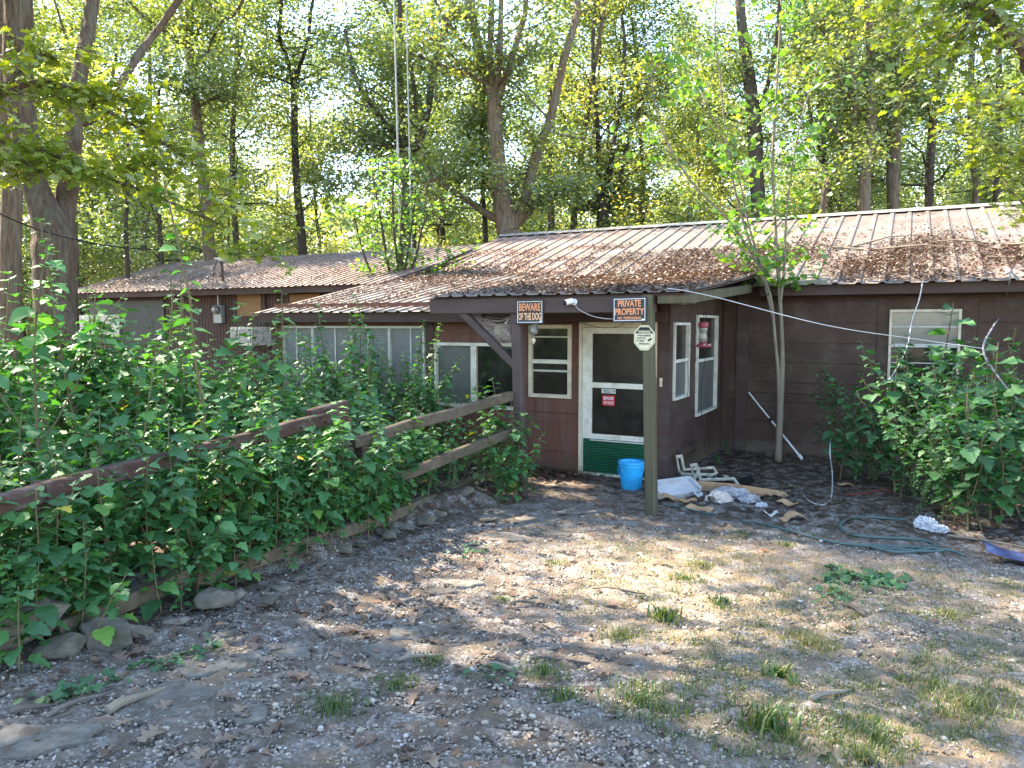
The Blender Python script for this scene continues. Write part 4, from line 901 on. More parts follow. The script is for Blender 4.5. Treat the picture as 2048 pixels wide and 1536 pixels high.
for i, (px, py, w_, h_) in enumerate(flags):
    p = on_ground(px, py); q2 = on_ground(px, py + h_ / 2); q1 = on_ground(px, py - h_ / 2); d = (p - EYE).length; s = w_ * d / FPX; l = (q2 - q1).length
    o = link('flagstone', SLABS[i % 6], None, (p.x, p.y, p.z - 0.006), (-0.05, 0, YAW + random.uniform(-.15, .15)), (s, l, 0.02))
    tag(o, {0: 'large pale flagstone in the foreground gravel with leaves on it', 1: 'mossy flagstone in the near bottom corner of the yard', 9: 'broad worn flagstone before the porch step', 8: 'grey flagstone in mid gravel beside a flat neighbour'}.get(i, 'flat grey flagstone sunk in the gravel path'), 'flagstone', 'flagstones sunk in the gravel')

# ------------------------------------------------------------------ litter and debris on the right
def sheetm(w_, l, bend=0.1, t=0.006, n=6, ang=0.0):
    k = MB(); vs = []
    for layer in (0, t):
        for i in range(n + 1):
            for j in range(4):
                u = i / n - 0.5; v = j / 3 - 0.5; vs.append((u * w_ + random.uniform(-.006, .006), v * l + random.uniform(-.012, .012), bend * (math.sin(u * 3 + ang) ** 2) * w_ + layer + 0.03 * l * math.sin(v * 5 + ang)))
    m2 = (n + 1) * 4; fs = []
    for i in range(n):
        for j in range(3):
            a = i * 4 + j; fs += [(a, a + 1, a + 5, a + 4), (m2 + a, m2 + a + 4, m2 + a + 5, m2 + a + 1)]
    for i in range(n):
        for a in (i * 4, i * 4 + 3): fs.append((a, a + 4, m2 + a + 4, m2 + a))
    for a in (0, 1, 2, n * 4, n * 4 + 1, n * 4 + 2): fs.append((a, a + 1, m2 + a + 1, m2 + a))
    k.add(vs, fs); return k
def debris(name, mbuild, px, py, rot, mat, label, cat, lift=0.01, smooth=False, group=None):
    p = on_ground(px, py, lift); o = mbuild.build(name, mat, None, loc=p, rot=rot, smooth=smooth); tag(o, label, cat, group); return o
k = MB(); k.box((-0.30, -0.13, -0.03), (0.30, 0.13, 0.03)); k.box((-0.30, -0.12, 0.031), (-0.27, 0.12, 0.075)); k.box((0.27, -0.12, 0.031), (0.30, 0.12, 0.075)); k.box((-0.27, 0.09, 0.031), (0.27, 0.13, 0.07))
debris('foam_panel', k, 1348, 992, (0.42, -0.02, YAW + 0.42), M['styrofoam'], 'white foam packing panel lying at the foot of the greenish post', 'packaging', 0.08)
k = MB(); k.add([(0, 0, 0), (1.05, 0, 0), (1.05, 0.16, 0), (0, 0.2, 0), (0, 0.01, 0.12), (0.45, 0.01, 0.11), (1.0, 0.05, 0.05), (0, 0.2, 0.02), (1.0, 0.15, 0.015), (0.5, 0.18, 0.03), (0.5, 0, 0)], [(0, 10, 5, 4), (10, 1, 6, 5), (4, 5, 9, 7), (5, 6, 8, 9), (0, 3, 2, 1)])
debris('cardboard_box', k, 1385, 982, (0, 0, YAW - 0.28), M['cardboard'], 'long flattened cardboard box behind the plastic bag', 'cardboard', 0.01)
CARD = [(1345, 1003, .30, .10, 'brown cardboard strip beneath the foam panel'), (1400, 1022, .28, .13, 'flat tan cardboard scrap beside the hose end'), (1562, 992, .16, .12, 'small cardboard scrap standing alone near the white wire'), (1585, 1040, .25, .14, 'curled cardboard scrap near the hose'), (1575, 1012, .22, .10, 'brown cardboard scrap behind the curled one'), (1690, 972, .18, .09, 'tan cardboard scrap before the bush shadow'), (1375, 1006, .2, .08, 'narrow cardboard strip between foam panel and bag'), (1520, 996, .3, .1, 'flattened cardboard end beyond the plastic bag')]
for i, (px, py, a_, b_, lab) in enumerate(CARD): debris('cardboard_scrap', sheetm(a_, b_, random.uniform(.05, .25), ang=random.uniform(0, 3)), px, py, (random.uniform(-.1, .25), random.uniform(-.1, .1), random.uniform(-.6, .9)), M['cardboard'], lab, 'cardboard', 0.015, group='cardboard scraps by the porch')
def crumple(seed, sx, sy, sz):
    r = np.random.default_rng(seed); bm = bmesh.new(); bmesh.ops.create_icosphere(bm, subdivisions=4, radius=1)
    fr_ = [(Vector(r.normal(0, 1, 3)), r.uniform(2, 9), r.uniform(0, 6)) for _ in range(18)]
    for v in bm.verts:
        s = 1 + sum(abs(math.sin(v.co.dot(a) * f_ + ph)) - 0.5 for a, f_, ph in fr_) * 0.12 + r.normal(0, 0.03)
        v.co = Vector((v.co.x * s * sx, v.co.y * s * sy, max(-0.15, v.co.z) * s * sz))
    k = MB(); bm.verts.ensure_lookup_table(); bm.verts.index_update(); k.add([v.co.copy() for v in bm.verts], [tuple(v.index for v in f_.verts) for f_ in bm.faces]); bm.free(); return k
debris('plastic_bag', crumple(1, .17, .10, .075), 1462, 995, (0, 0, 0.2), M['bag'], 'crumpled clear plastic bag on the cardboard', 'plastic bag', 0.02)
debris('plastic_bag', crumple(2, .10, .07, .05), 1500, 1004, (0, 0, 0.8), M['bag'], 'smaller white plastic bag at the end of the crumpled one', 'plastic bag', 0.02)
debris('paper_wad', crumple(3, .075, .065, .075), 1850, 1058, (0, 0, 0), M['styrofoam'], 'crumpled white paper wad beside the big bush', 'paper', 0.03)
debris('paper_wad', crumple(4, .07, .06, .04), 1877, 1064, (0, 0, 0.5), M['styrofoam'], 'low white paper scrap touching the crumpled wad', 'paper', 0.02)
debris('paper_scrap', sheetm(.1, .07, .3), 1395, 996, (.3, .2, .4), M['styrofoam'], 'small white paper scrap between cardboard and bag', 'paper', .03)
debris('paper_scrap', crumple(8, .05, .04, .03), 1523, 1014, (0, 0, .4), M['styrofoam'], 'tiny white paper scrap beyond the plastic bags', 'paper', .015)
debris('cloth_rag', crumple(5, .12, .1, .07), 1436, 1002, (0, 0, 1), M['web'], 'grey rag bunched beside the plastic bag', 'rag', 0.015)
debris('can', MB().lathe([(.03, 0), (.033, .008), (.033, .11), (.028, .12)], n=16), 1418, 1003, (1.4, 0, .6), M['twig'], 'dull rusty can lying next to the grey rag', 'can', 0.03)
debris('plastic_strip', sheetm(.13, .06, .4), 1541, 1035, (.1, 0, .4), M['aluminium'], 'bent grey plastic strip between bag and curled cardboard', 'plastic', .015)
debris('yellow_tag', MB().box((-.025, -.004, 0), (.025, .004, .06)), 1367, 975, (-.3, 0, .3), M['yellow'], 'small yellow plastic tag by the wall foot', 'tag', .01)
debris('stone_scrap', crumple(6, .06, .05, .03), 1423, 1017, (0, 0, 0), M['flagstone'], 'pale flat pebble beside the tan cardboard scrap', 'stone', .0)
# broken plastic chair pieces
p = on_ground(1405, 966, 0.0); e = empty('broken_plastic_chair', p, YAW - 0.35); tag(e, 'dirty white broken plastic chair frame lying by the wall corner', 'chair')
def lframe(dx, dy, s=1.0, tilt=0.0):
    k = MB()
    prof = [(-.20, .33), (-.11, .35), (-.06, .10), (.34, .16), (.40, .05), (.33, .0), (-.10, -.01), (-.16, .05)]
    inner = [(-.175, .29), (-.135, .30), (-.09, .07), (.33, .125), (.36, .06), (.32, .03), (-.085, .02), (-.13, .06)]
    for yy in (0, 0.018):
        k.add([(x * s + dx, dy + yy, z * s) for x, z in prof] + [(x * s + dx, dy + yy, z * s) for x, z in inner], [(i, (i + 1) % 8, 8 + (i + 1) % 8, 8 + i) for i in range(8)])
    k.add([(x * s + dx, dy + yy, z * s) for yy in (0, .018) for x, z in prof], [(i, (i + 1) % 8, 8 + (i + 1) % 8, 8 + i) for i in range(8)])
    k.add([(x * s + dx, dy + yy, z * s) for yy in (0, .018) for x, z in inner], [(i, 8 + i, 8 + (i + 1) % 8, (i + 1) % 8) for i in range(8)])
    return k
lframe(.06, -.05).build('side_frame', M['dirty_white'], e, rot=(0.5, 0, 0)); lframe(-.16, .16, .9).build('side_frame', M['dirty_white'], e, rot=(0.45, 0, 0.15))
for i in range(3):
    k = MB(); k.box((.04 + i * .11, .03, .03 + i * .012), (.10 + i * .11, .30, .038 + i * .012), Matrix.Rotation(.12 * i, 3, 'Z')); k.build('seat_slat', M['dirty_white'], e)
k = MB(); k.bar((-.1, .0, .06), (-.08, .3, .09), .03, .05); k.build('cross_bar', M['dirty_white'], e)
# dark tar-paper piece
debris('tar_paper', sheetm(.45, .3, .15), 1470, 968, (.05, 0, .3), M['black'], 'dark tar paper piece behind the cardboard box', 'tar paper', .01)
# garden hose
def hz(pts, r=0.014): return [on_ground(px, py, 0.016 + 0.004 * (i % 2)) for i, (px, py) in enumerate(pts)]
e1 = wire('garden_hose', hz([(1810, 1043), (1770, 1040), (1730, 1037), (1700, 1040), (1682, 1050), (1683, 1062), (1705, 1073), (1745, 1078), (1800, 1080), (1850, 1085), (1870, 1095), (1845, 1104), (1800, 1108), (1765, 1104), (1740, 1095), (1790, 1097), (1860, 1100), (1905, 1106), (1928, 1115)]), 0.014, M['hose'], 'green garden hose coiled loosely on the bare soil by the bush', sub=8, cat='hose', n=8)
wire('garden_hose', hz([(1485, 1044), (1520, 1050), (1570, 1062), (1620, 1077), (1670, 1088), (1740, 1097), (1800, 1103), (1850, 1107), (1885, 1105)]), 0.013, M['hose'], 'straight run of green garden hose from the rubbish toward the coil', sub=8, cat='hose', n=8)
wire('garden_hose', hz([(1330, 1013), (1360, 1018), (1400, 1027), (1432, 1033)]), 0.012, M['hose'], 'short green hose end by the foot of the greenish post', sub=8, cat='hose', n=8)
# blue-grey plastic gutter sheet at the right edge
k = sheetm(1.0, .26, .10, t=.004, n=14, ang=.6)
k.v = [(x + .5, y, z + .035 * math.sin(x * 9) * math.cos(y * 12) + .05) for x, y, z in k.v]
debris('plastic_sheet', k, 1968, 1122, (0, 0, YAW - 0.42), M['tarp'], 'shiny blue-grey plastic sheet lying at the right edge', 'plastic sheet', .02)
k = MB(); k.tube([(0, 0, .012), (.4, .03, .014), (.8, -.02, .012)], [.010, .012, .008], 6); debris('stick', k, 1895, 1075, (0, 0, YAW - .7), M['bark_pale'], 'pale stick sticking out of the bush over the soil', 'stick', .01)

# ------------------------------------------------------------------ leaves
def leaf_template(half, fold=0.22, droop=0.18, ripple=0.03):
    """half outline (x,y) from base to tip, y 0..1 -> verts, tris (folded along the midrib, tip drooping)"""
    n = len(half); vs = []; tr = []
    for x, y in half: vs.append((0, y, -droop * y * y))
    for sgn in (1, -1):
        for i, (x, y) in enumerate(half): vs.append((sgn * x, y, fold * x - droop * y * y + ripple * math.sin(i * 2.1) * (x > 0)))
    for s, off in ((1, n), (-1, 2 * n)):
        for i in range(n - 1):
            a, b, c, d_ = i, i + 1, off + i + 1, off + i
            for t in ((a, d_, c), (a, c, b)):
                P = [vs[j] for j in t]
                if len({(round(p[0], 5), round(p[1], 5)) for p in P}) < 3: continue
                tr.append(t if s > 0 else t[::-1])
    return np.array(vs), np.array(tr)
H_TOOTH = [(0, 0), (.22, .02), (.39, .16), (.36, .26), (.43, .37), (.34, .46), (.33, .60), (.22, .69), (.15, .84), (0, 1)]
H_LOBE = [(0, 0), (.2, -.03), (.36, .05), (.42, .15), (.58, .30), (.44, .36), (.32, .40), (.29, .48), (.35, .58), (.25, .66), (.21, .77), (.10, .88), (0, 1)]
H_HEART = [(0, 0), (.25, -.04), (.42, .10), (.46, .30), (.40, .50), (.27, .70), (.12, .86), (0, 1)]
H_OAK = [(0, 0), (.03, .10), (.19, .17), (.09, .29), (.31, .40), (.13, .53), (.36, .68), (.15, .76), (.12, .92), (0, 1)]
H_SIMPLE = [(0, 0), (.26, .35), (.2, .7), (0, 1)]
LEAFT = {k_: leaf_template(h, **kw) for k_, h, kw in (('tooth', H_TOOTH, {}), ('lobe', H_LOBE, {}), ('heart', H_HEART, dict(droop=.22)), ('oak', H_OAK, dict(fold=.12, droop=.12)), ('simple', H_SIMPLE, dict(ripple=0)))}
LEAFT['quad'] = (np.array([(0, 0, 0), (.30, .45, .05), (0, 1, -.12), (-.30, .45, .05)]), np.array([(0, 1, 2), (0, 2, 3)]))

def leaf_cloud(template, pos, dirs, nrms, size, wide=1.0):
    """pos, dirs (leaf axis), nrms (approximate upper side), size arrays -> verts, tris"""
    T, F = LEAFT[template]; pos = np.asarray(pos, float); d = np.asarray(dirs, float); n = np.asarray(nrms, float); N = len(pos)
    d = d / (np.linalg.norm(d, axis=1, keepdims=True) + 1e-9); b = np.cross(d, n); b /= (np.linalg.norm(b, axis=1, keepdims=True) + 1e-9); n = np.cross(b, d)
    s = np.asarray(size, float).reshape(-1, 1, 1)
    V = pos[:, None, :] + s * (T[None, :, 0:1] * wide * b[:, None, :] + T[None, :, 1:2] * d[:, None, :] + T[None, :, 2:3] * n[:, None, :])
    tr = F[None] + (np.arange(N) * len(T))[:, None, None]
    return V.reshape(-1, 3), tr.reshape(-1, 3), len(T)

# ------------------------------------------------------------------ shrub seedlings: stem, petioles, leaves
def plant_layout(seed, h, lsize=0.085, spacing=0.045, side=0, bare=0.12, lean=0.12):
    """returns stem polylines and leaves (pos, dir, normal, size, tone)"""
    r = np.random.default_rng(seed); stems = []; leaves = []
    def shoot(base, d0, length, rad, ls, bare_):
        n = 7; pts = [np.array(base, float)]; d = np.array(d0, float)
        for i in range(n - 1):
            d = d + r.normal(0, 0.07, 3); d[2] += 0.08; d /= np.linalg.norm(d); pts.append(pts[-1] + d * length / (n - 1))
        stems.append((pts, np.linspace(rad, rad * 0.35, n)))
        P = np.array(pts); s = bare_ * length; az = r.uniform(0, 6.28)
        while s < length:
            t = s / length * (n - 1); i = min(int(t), n - 2); p = P[i] + (P[i + 1] - P[i]) * (t - i); up = P[i + 1] - P[i]; up /= np.linalg.norm(up)
            az += 2.4 + r.normal(0, 0.35); hd = np.array([math.cos(az), math.sin(az), 0.0]); frac = s / length
            pet = ls * r.uniform(0.25, 0.6) * (1 - 0.6 * frac); q_ = p + (hd * 0.85 + up * 0.35) * pet
            dz = r.uniform(-0.55, 0.05) + 0.35 * max(0, frac - 0.75) * 3; ld = hd + np.array([0, 0, dz]); nm = np.array([0, 0, 1.0]) + hd * 0.45 + r.normal(0, 0.22, 3)
            sz = ls * r.uniform(0.5, 1.3) * (1.0 if frac < 0.8 else 1.0 - 2.6 * (frac - 0.8))
            leaves.append((q_, ld, nm, sz, r.random() ** 1.1 * .78 if r.random() > 0.006 else 1.0)); stems.append(([p, q_], [rad * 0.22, rad * 0.18]))
            s += spacing * r.uniform(0.7, 1.4)
        return P
    P = shoot((0, 0, 0), (r.normal(0, lean), r.normal(0, lean), 1), h, 0.004 + 0.0045 * h, lsize, bare)
    for _ in range(side):
        i = r.integers(1, 4); a_ = r.uniform(0, 6.28); shoot(P[i], (math.cos(a_) * 0.75, math.sin(a_) * 0.75, 0.75), h * r.uniform(0.3, 0.6), 0.003 + 0.002 * h, lsize * 0.9, 0.2)
    return stems, leaves
def stem_mesh(stems, mat, n=5):
    k = MB()
    for pts, rad in stems: k.tube(pts, rad, n if len(pts) > 2 else 3, caps=False)
    return k.mesh('stem', mat, smooth=True)
TEMPL = ['tooth', 'lobe', 'lobe', 'tooth']
def leaf_obj_mesh(t, mat, tone):
    V, F = LEAFT[t]; return np_mesh('leaf', V, F, mat, np.full(len(V), tone))
LEAF_ME = {(t, q_): leaf_obj_mesh(t, M['plant_leaf'], q_) for t in ('tooth', 'lobe', 'heart') for q_ in (0.05, 0.2, 0.35, 0.5, 0.65, 0.78, 1.0)}
def merged_foliage(leaves, mat, mixed=True, seed=0, templ=None):
    r = np.random.default_rng(seed); groups = {}
    for l in leaves:
        t = templ or (TEMPL[r.integers(0, 4)] if mixed else 'heart'); groups.setdefault(t, []).append(l)
    Vs, Fs, Ts, off = [], [], [], 0
    for t, ls in groups.items():
        V, F, nT = leaf_cloud(t, [l[0] for l in ls], [l[1] for l in ls], [l[2] for l in ls], [l[3] for l in ls]); Vs.append(V); Fs.append(F + off); off += len(V); Ts.append(np.repeat([l[4] for l in ls], nT))
    return np_mesh('foliage', np.concatenate(Vs), np.concatenate(Fs), mat, np.concatenate(Ts))
def plant_single(seed, h, loc, label, group, cat='plant', name='leafy_plant', **kw):
    """a near plant whose leaves are each an object"""
    stems, leaves = plant_layout(seed, h, **kw); r = np.random.default_rng(seed + 5)
    e = empty(name, loc, r.uniform(0, 6.28)); tag(e, label, cat, group)
    link('stem', stem_mesh(stems, M['stem']), e)
    q_levels = np.array([0.05, 0.2, 0.35, 0.5, 0.65, 0.78, 1.0])
    for (p, d, nm, sz, tone) in leaves:
        d = Vector(d).normalized(); nm = Vector(nm); b = d.cross(nm).normalized(); nm = b.cross(d)
        m = Matrix((b, d, nm)).transposed().to_4x4(); m = Matrix.Translation(Vector(p)) @ m @ Matrix.Scale(sz, 4)
        o = bpy.data.objects.new('leaf', LEAF_ME[(TEMPL[r.integers(0, 4)], float(q_levels[np.argmin(abs(q_levels - tone))]))]); COL.objects.link(o); o.parent = e; o.matrix_basis = m
    return e
def proto(seed, h, leafmat, name, **kw):
    stems, leaves = plant_layout(seed, h, **kw); e = empty(name)
    link('stem', stem_mesh(stems, M['stem']), e); link('foliage', merged_foliage(leaves, leafmat, seed=seed), e); return e
USED = set()
def put(pr, loc, rz, s, label, group, cat='plant'):
    if id(pr) not in USED: USED.add(id(pr)); o = pr
    else: o = copy_tree(pr)
    o.location = loc; o.rotation_euler = (random.uniform(-.08, .08), random.uniform(-.08, .08), rz); o.scale = (s, s, s); tag(o, label, cat, group); return o
def scatter(n, box, seed, mind, keep=lambda x, y: True):
    r = np.random.default_rng(seed); out = []; tries = 0
    while len(out) < n and tries < 6000:
        tries += 1; x = r.uniform(box[0], box[1]); y = r.uniform(box[2], box[3])
        if keep(x, y) and all((x - a) ** 2 + (y - b) ** 2 > mind ** 2 for a, b in out): out.append((x, y))
    return out
def in_view(x, y, m=0.06):
    v = CAM_M.inverted() @ Vector((x, y, 0.8)); return v.z < -0.5 and abs(v.x / -v.z) < 0.687 + m

# near seedlings on the path side of the fence (each leaf its own object)
spots = scatter(34, (-4.45, -3.72, 1.9, 5.6), 11, 0.2, lambda x, y: x < -3.75 - .13 * (y - 2))
for i, (x, y) in enumerate(spots):
    h = random.uniform(0.38, 0.62) + (0.28 if x < -4.1 else 0)
    plant_single(100 + i, h, (x, y, G(x, y) - 0.01), 'green toothed-leaf seedling on the stone edge in front of the fence', 'seedlings in front of the fence', lsize=random.uniform(.10, .135), spacing=0.034, side=1 if h > .5 else 0)
# fence line
spots = scatter(22, (-5.1, -4.62, 1.9, 7.2), 12, 0.25)
for i, (x, y) in enumerate(spots):
    plant_single(200 + i, random.uniform(0.75, 1.12), (x, y, G(x, y) - 0.01), 'knee-high leafy shrub shoot growing through the timber fence', 'shoots along the fence line', lsize=random.uniform(.10, .13), spacing=0.042, side=1)
# at the left porch post
for i, (x, y, h) in enumerate([(-3.92, 7.55, 1.25), (-4.12, 7.45, 0.95), (-3.78, 7.62, .7), (-4.3, 7.3, .8), (-4.0, 7.35, .6)]):
    plant_single(300 + i, h, (x, y, G(x, y) - .01), ['tallest leafy shoot climbing beside the dark porch post', 'leafy shoot just left of the tallest one at the porch post', 'short leafy shoot at the foot of the dark porch post', 'leafy shoot at the end of the bed timber by the porch', 'lowest leafy shoot before the dark porch post'][i], 'shoots at the porch post', lsize=.085, spacing=.034, side=1)
# thicket behind the fence: prototypes copied
PR = [proto(400 + i, h, M['plant_leaf'], 'leafy_shrub', lsize=ls, spacing=sp, side=sd, bare=.1) for i, (h, ls, sp, sd) in enumerate([(1.1, .13, .030, 3), (1.35, .13, .032, 4), (1.55, .135, .034, 4), (1.2, .12, .030, 3), (1.75, .12, .034, 4), (0.85, .13, .030, 3)])]
sp = scatter(150, (-12.0, -4.75, 2.0, 8.5), 21, 0.27, lambda x, y: in_view(x, y, .1) and not (x > -7.2 and y > 7.7))
def small_proto(seed, h, ls):
    stems, leaves = plant_layout(seed, h, lsize=ls, spacing=.018, side=7, bare=.15, lean=.2); e = empty('small_leaved_shrub'); link('stem', stem_mesh(stems, M['stem']), e); link('foliage', merged_foliage(leaves, M['sapling_leaf'], seed=seed, templ='simple'), e); return e
SMALL = [small_proto(480, 1.0, .06), small_proto(481, 1.3, .05), small_proto(482, .8, .07)]
for i, (x, y) in enumerate(scatter(40, (-11, -4.7, 2.4, 8.6), 24, .5, lambda x, y: in_view(x, y, .05))):
    put(SMALL[i % 3], (x, y, G(x, y) - .02), random.uniform(0, 6.28), random.uniform(.7, 1.25) * (.7 if x > -5.6 or y > 7 else 1.1), 'small-leaved light green shrub among the thicket', 'small-leaved shrubs in the thicket', 'shrub')
k = MB()
for i, (x, y) in enumerate(scatter(26, (-9, -4.4, 2.4, 8.2), 25, .4, lambda x, y: in_view(x, y, .05))):
    k = MB(); hh = random.uniform(.5, 1.5); k.tube([(0, 0, -.02), (random.uniform(-.08, .08), random.uniform(-.08, .08), hh * .5), (random.uniform(-.2, .2), random.uniform(-.2, .2), hh)], [.006, .005, .002], 5)
    for _ in range(4): 
        z = random.uniform(.3, .9) * hh; a = random.uniform(0, 6.28); k.tube([(0, 0, z), (.14 * math.cos(a), .14 * math.sin(a), z + .12)], [.0025, .001], 4)
    o = k.build('dry_stalk', M['twig'], None, loc=(x, y, G(x, y))); tag(o, 'dry bare stalk standing in the thicket', 'stalk', 'dry stalks in the thicket')
for i, (x, y) in enumerate(sp):
    d = math.hypot(x, y); tall = (1.36 if x < -6.4 else (1.15 if x < -5.7 else 0.9)) + .25 * sn(np.array(x), np.array(y), 1.6, 91)
    if y > 6.8: tall *= 0.74
    put(PR[i % 6], (x, y, G(x, y) - .02), random.uniform(0, 6.28), tall * random.uniform(.82, 1.12), 'leafy green shrub in the thicket behind the timber fence', 'shrubs in the thicket behind the fence', 'shrub')
sp = scatter(60, (-4.75, -3.85, 1.7, 6.9), 22, 0.15, lambda x, y: x < -3.72 - .13 * (y - 2))
for i, (x, y) in enumerate(sp):
    put(PR[[5, 0, 3][i % 3]], (x, y, G(x, y) - .02), random.uniform(0, 6.28), random.uniform(.48, .85) * (.72 if x > -4.2 else 1), 'leafy seedling crowding the path side of the timber fence', 'crowded seedlings by the fence', 'plant')
for i, (x, y, q_, lab) in enumerate([(-4.08, 7.62, 1.05, 'full leafy shrub hugging the dark porch post'), (-3.86, 7.45, .8, 'leafy shrub right in front of the dark porch post'), (-4.35, 7.55, .85, 'leafy shrub under the end of the fence rails'), (-3.95, 7.2, .6, 'low leafy shrub before the porch post foot'), (-4.55, 7.2, .7, 'leafy shrub where the bed timber ends')]):
    put(PR[[1, 0, 3, 5, 2][i]], (x, y, G(x, y) - .02), random.uniform(0, 6.28), q_, lab, 'shrubs at the porch post', 'plant')
for i, (x, y) in enumerate(scatter(16, (-4.42, -4.15, 2.3, 5.6), 26, 0.2)):
    put(PR[[0, 3, 1][i % 3]], (x - .03 * (y - 2), y, G(x, y) - .02), random.uniform(0, 6.28), random.uniform(.72, .95), 'tall leafy seedling reaching over the top rail of the fence', 'tall seedlings hiding the fence rail', 'plant')
# slender shoots in front of the window bank
TALL = [proto(430 + i, h, M['plant_leaf'], 'tall_shoot', lsize=ls, spacing=.030, side=4, bare=.12, lean=.06) for i, (h, ls) in enumerate([(2.0, .10), (1.8, .105), (2.15, .095)])]
for i, (px, top, Y) in enumerate([(578, 655, 8.45), (640, 700, 8.3), (668, 672, 8.5), (700, 632, 8.55), (730, 622, 8.4), (752, 640, 8.6), (770, 660, 8.45), (828, 700, 8.5), (858, 690, 8.6), (880, 712, 8.4), (905, 715, 8.5), (600, 720, 8.2), (480, 650, 8.0), (820, 800, 8.2), (520, 720, 8.2), (690, 690, 8.2), (715, 660, 8.3), (790, 720, 8.3), (740, 720, 8.1), (560, 700, 8.3), (895, 760, 8.3), (620, 690, 8.1)]):
    p = on_y(px, top, Y); s = (p.z - G(p.x, Y)) / 1.78
    put(TALL[i % 3], (p.x, Y, G(p.x, Y) - .02), random.uniform(0, 6.28), s, 'slender leafy shoot standing in front of the window bank', 'tall shoots before the windows', 'shrub')
# the two shoots that stand out above the thicket
stems, leaves = plant_layout(77, 2.9, lsize=.13, spacing=.07, side=1, bare=.3, lean=.02)
p = at(405, 800, 6.6); e = empty('tall_shoot', (p.x, p.y, G(p.x, p.y))); tag(e, 'tallest leafy shoot rising high above the thicket before the annex', 'shrub'); link('stem', stem_mesh(stems, M['stem']), e); link('foliage', merged_foliage(leaves, M['plant_leaf'], mixed=False), e)
stems, leaves = plant_layout(78, 2.25, lsize=.13, spacing=.075, side=2, bare=.3, lean=.03)
p = at(90, 800, 5.2); e = empty('tall_shoot', (p.x, p.y, G(p.x, p.y))); tag(e, 'tall sunlit shoot with broad leaves at the left edge of the thicket', 'shrub'); link('stem', stem_mesh(stems, M['stem']), e); link('foliage', merged_foliage(leaves, M['plant_leaf'], mixed=False), e)
# the bush on the right
BU = [proto(450 + i, h, M['bush_leaf'], 'leafy_bush', lsize=ls, spacing=.034, side=sd, bare=.12, lean=.15) for i, (h, ls, sd) in enumerate([(1.2, .11, 6), (1.5, .105, 8), (0.9, .115, 5), (1.75, .10, 8)])]
def bput(i, px, py, top, n=None, lab='leafy stem of the big green bush by the main wall'):
    p = on_ground(px, py); d = (CAM_M.inverted() @ p).z * -1; h = (py - top) * d / FPX * 1.14
    put(BU[i % 4], (p.x, p.y, p.z - .02), random.uniform(0, 6.28), h / [1.2, 1.5, 0.9, 1.75][i % 4], lab, 'stems of the big bush', 'bush')
for i, (px, py, top) in enumerate([(1790, 985, 720), (1820, 975, 700), (1860, 965, 640), (1880, 970, 690), (1840, 990, 760), (1905, 1050, 830), (1935, 1060, 800), (1965, 1062, 830), (2000, 1060, 800), (1900, 1010, 760), (1950, 1010, 740), (2000, 1010, 745), (2040, 1030, 730), (2050, 1060, 820), (1980, 1040, 720), (1930, 1035, 760), (1870, 1020, 870), (1800, 1000, 840), (2080, 1040, 760), (1880, 1050, 900), (2020, 990, 700), (1985, 985, 690), (2070, 1000, 720)]): bput(i, px, py, top)
for i, (px, py, top, lab) in enumerate([(1680, 960, 800, 'small dark leafy shrub left of the big bush'), (1665, 930, 730, 'thin weed standing against the dark plank wall'), (1710, 965, 850, 'low leafy shrub between the weed and the big bush'), (1745, 970, 880, 'grey-green weed with drooping leaves before the bush'), (1735, 960, 760, 'leafy shrub stem rising left of the window sill'), (1830, 1030, 940, 'lowest leafy tuft at the front of the bush')]): bput(i + 2, px, py, top, lab=lab)
for (px, py, h, lab) in ((1455, 912, .25, 'little green weed in the corner by the side wall'), (1070, 955, .12, 'tiny weed at the foot of the front wall'), (1440, 930, .18, 'small weed beside the broken chair')):
    p = on_ground(px, py); put(PR[5], (p.x, p.y, p.z), 1.0, h / .85, lab, None, 'weed')

# ------------------------------------------------------------------ ground cover
# pebbles
def icosa():
    bm = bmesh.new(); bmesh.ops.create_icosphere(bm, subdivisions=1, radius=1); bm.verts.ensure_lookup_table(); bm.verts.index_update()
    V = np.array([v.co[:] for v in bm.verts]); F = np.array([[v.index for v in f_.verts] for f_ in bm.faces]); bm.free(); return V, F
IV, IF = icosa()
pebm = bpy.data.materials.new('pebbles'); pebm.use_nodes = True; nt = pebm.node_tree; Lk = nt.links.new; B = nt.nodes['Principled BSDF']
za = _n(nt, 'ShaderNodeAttribute', attribute_name='tone'); cr = _n(nt, 'ShaderNodeValToRGB'); ee = cr.color_ramp.elements
ee[0].color = (.08, .066, .056, 1); ee[1].color = (.5, .48, .47, 1)
for p_, c_ in ((.35, (.165, .138, .115)), (.6, (.26, .225, .19)), (.8, (.35, .29, .225))): ee.new(p_).color = (*c_, 1)
Lk(za.outputs['Fac'], cr.inputs[0]); Lk(cr.outputs[0], B.inputs['Base Color']); B.inputs['Roughness'].default_value = .9
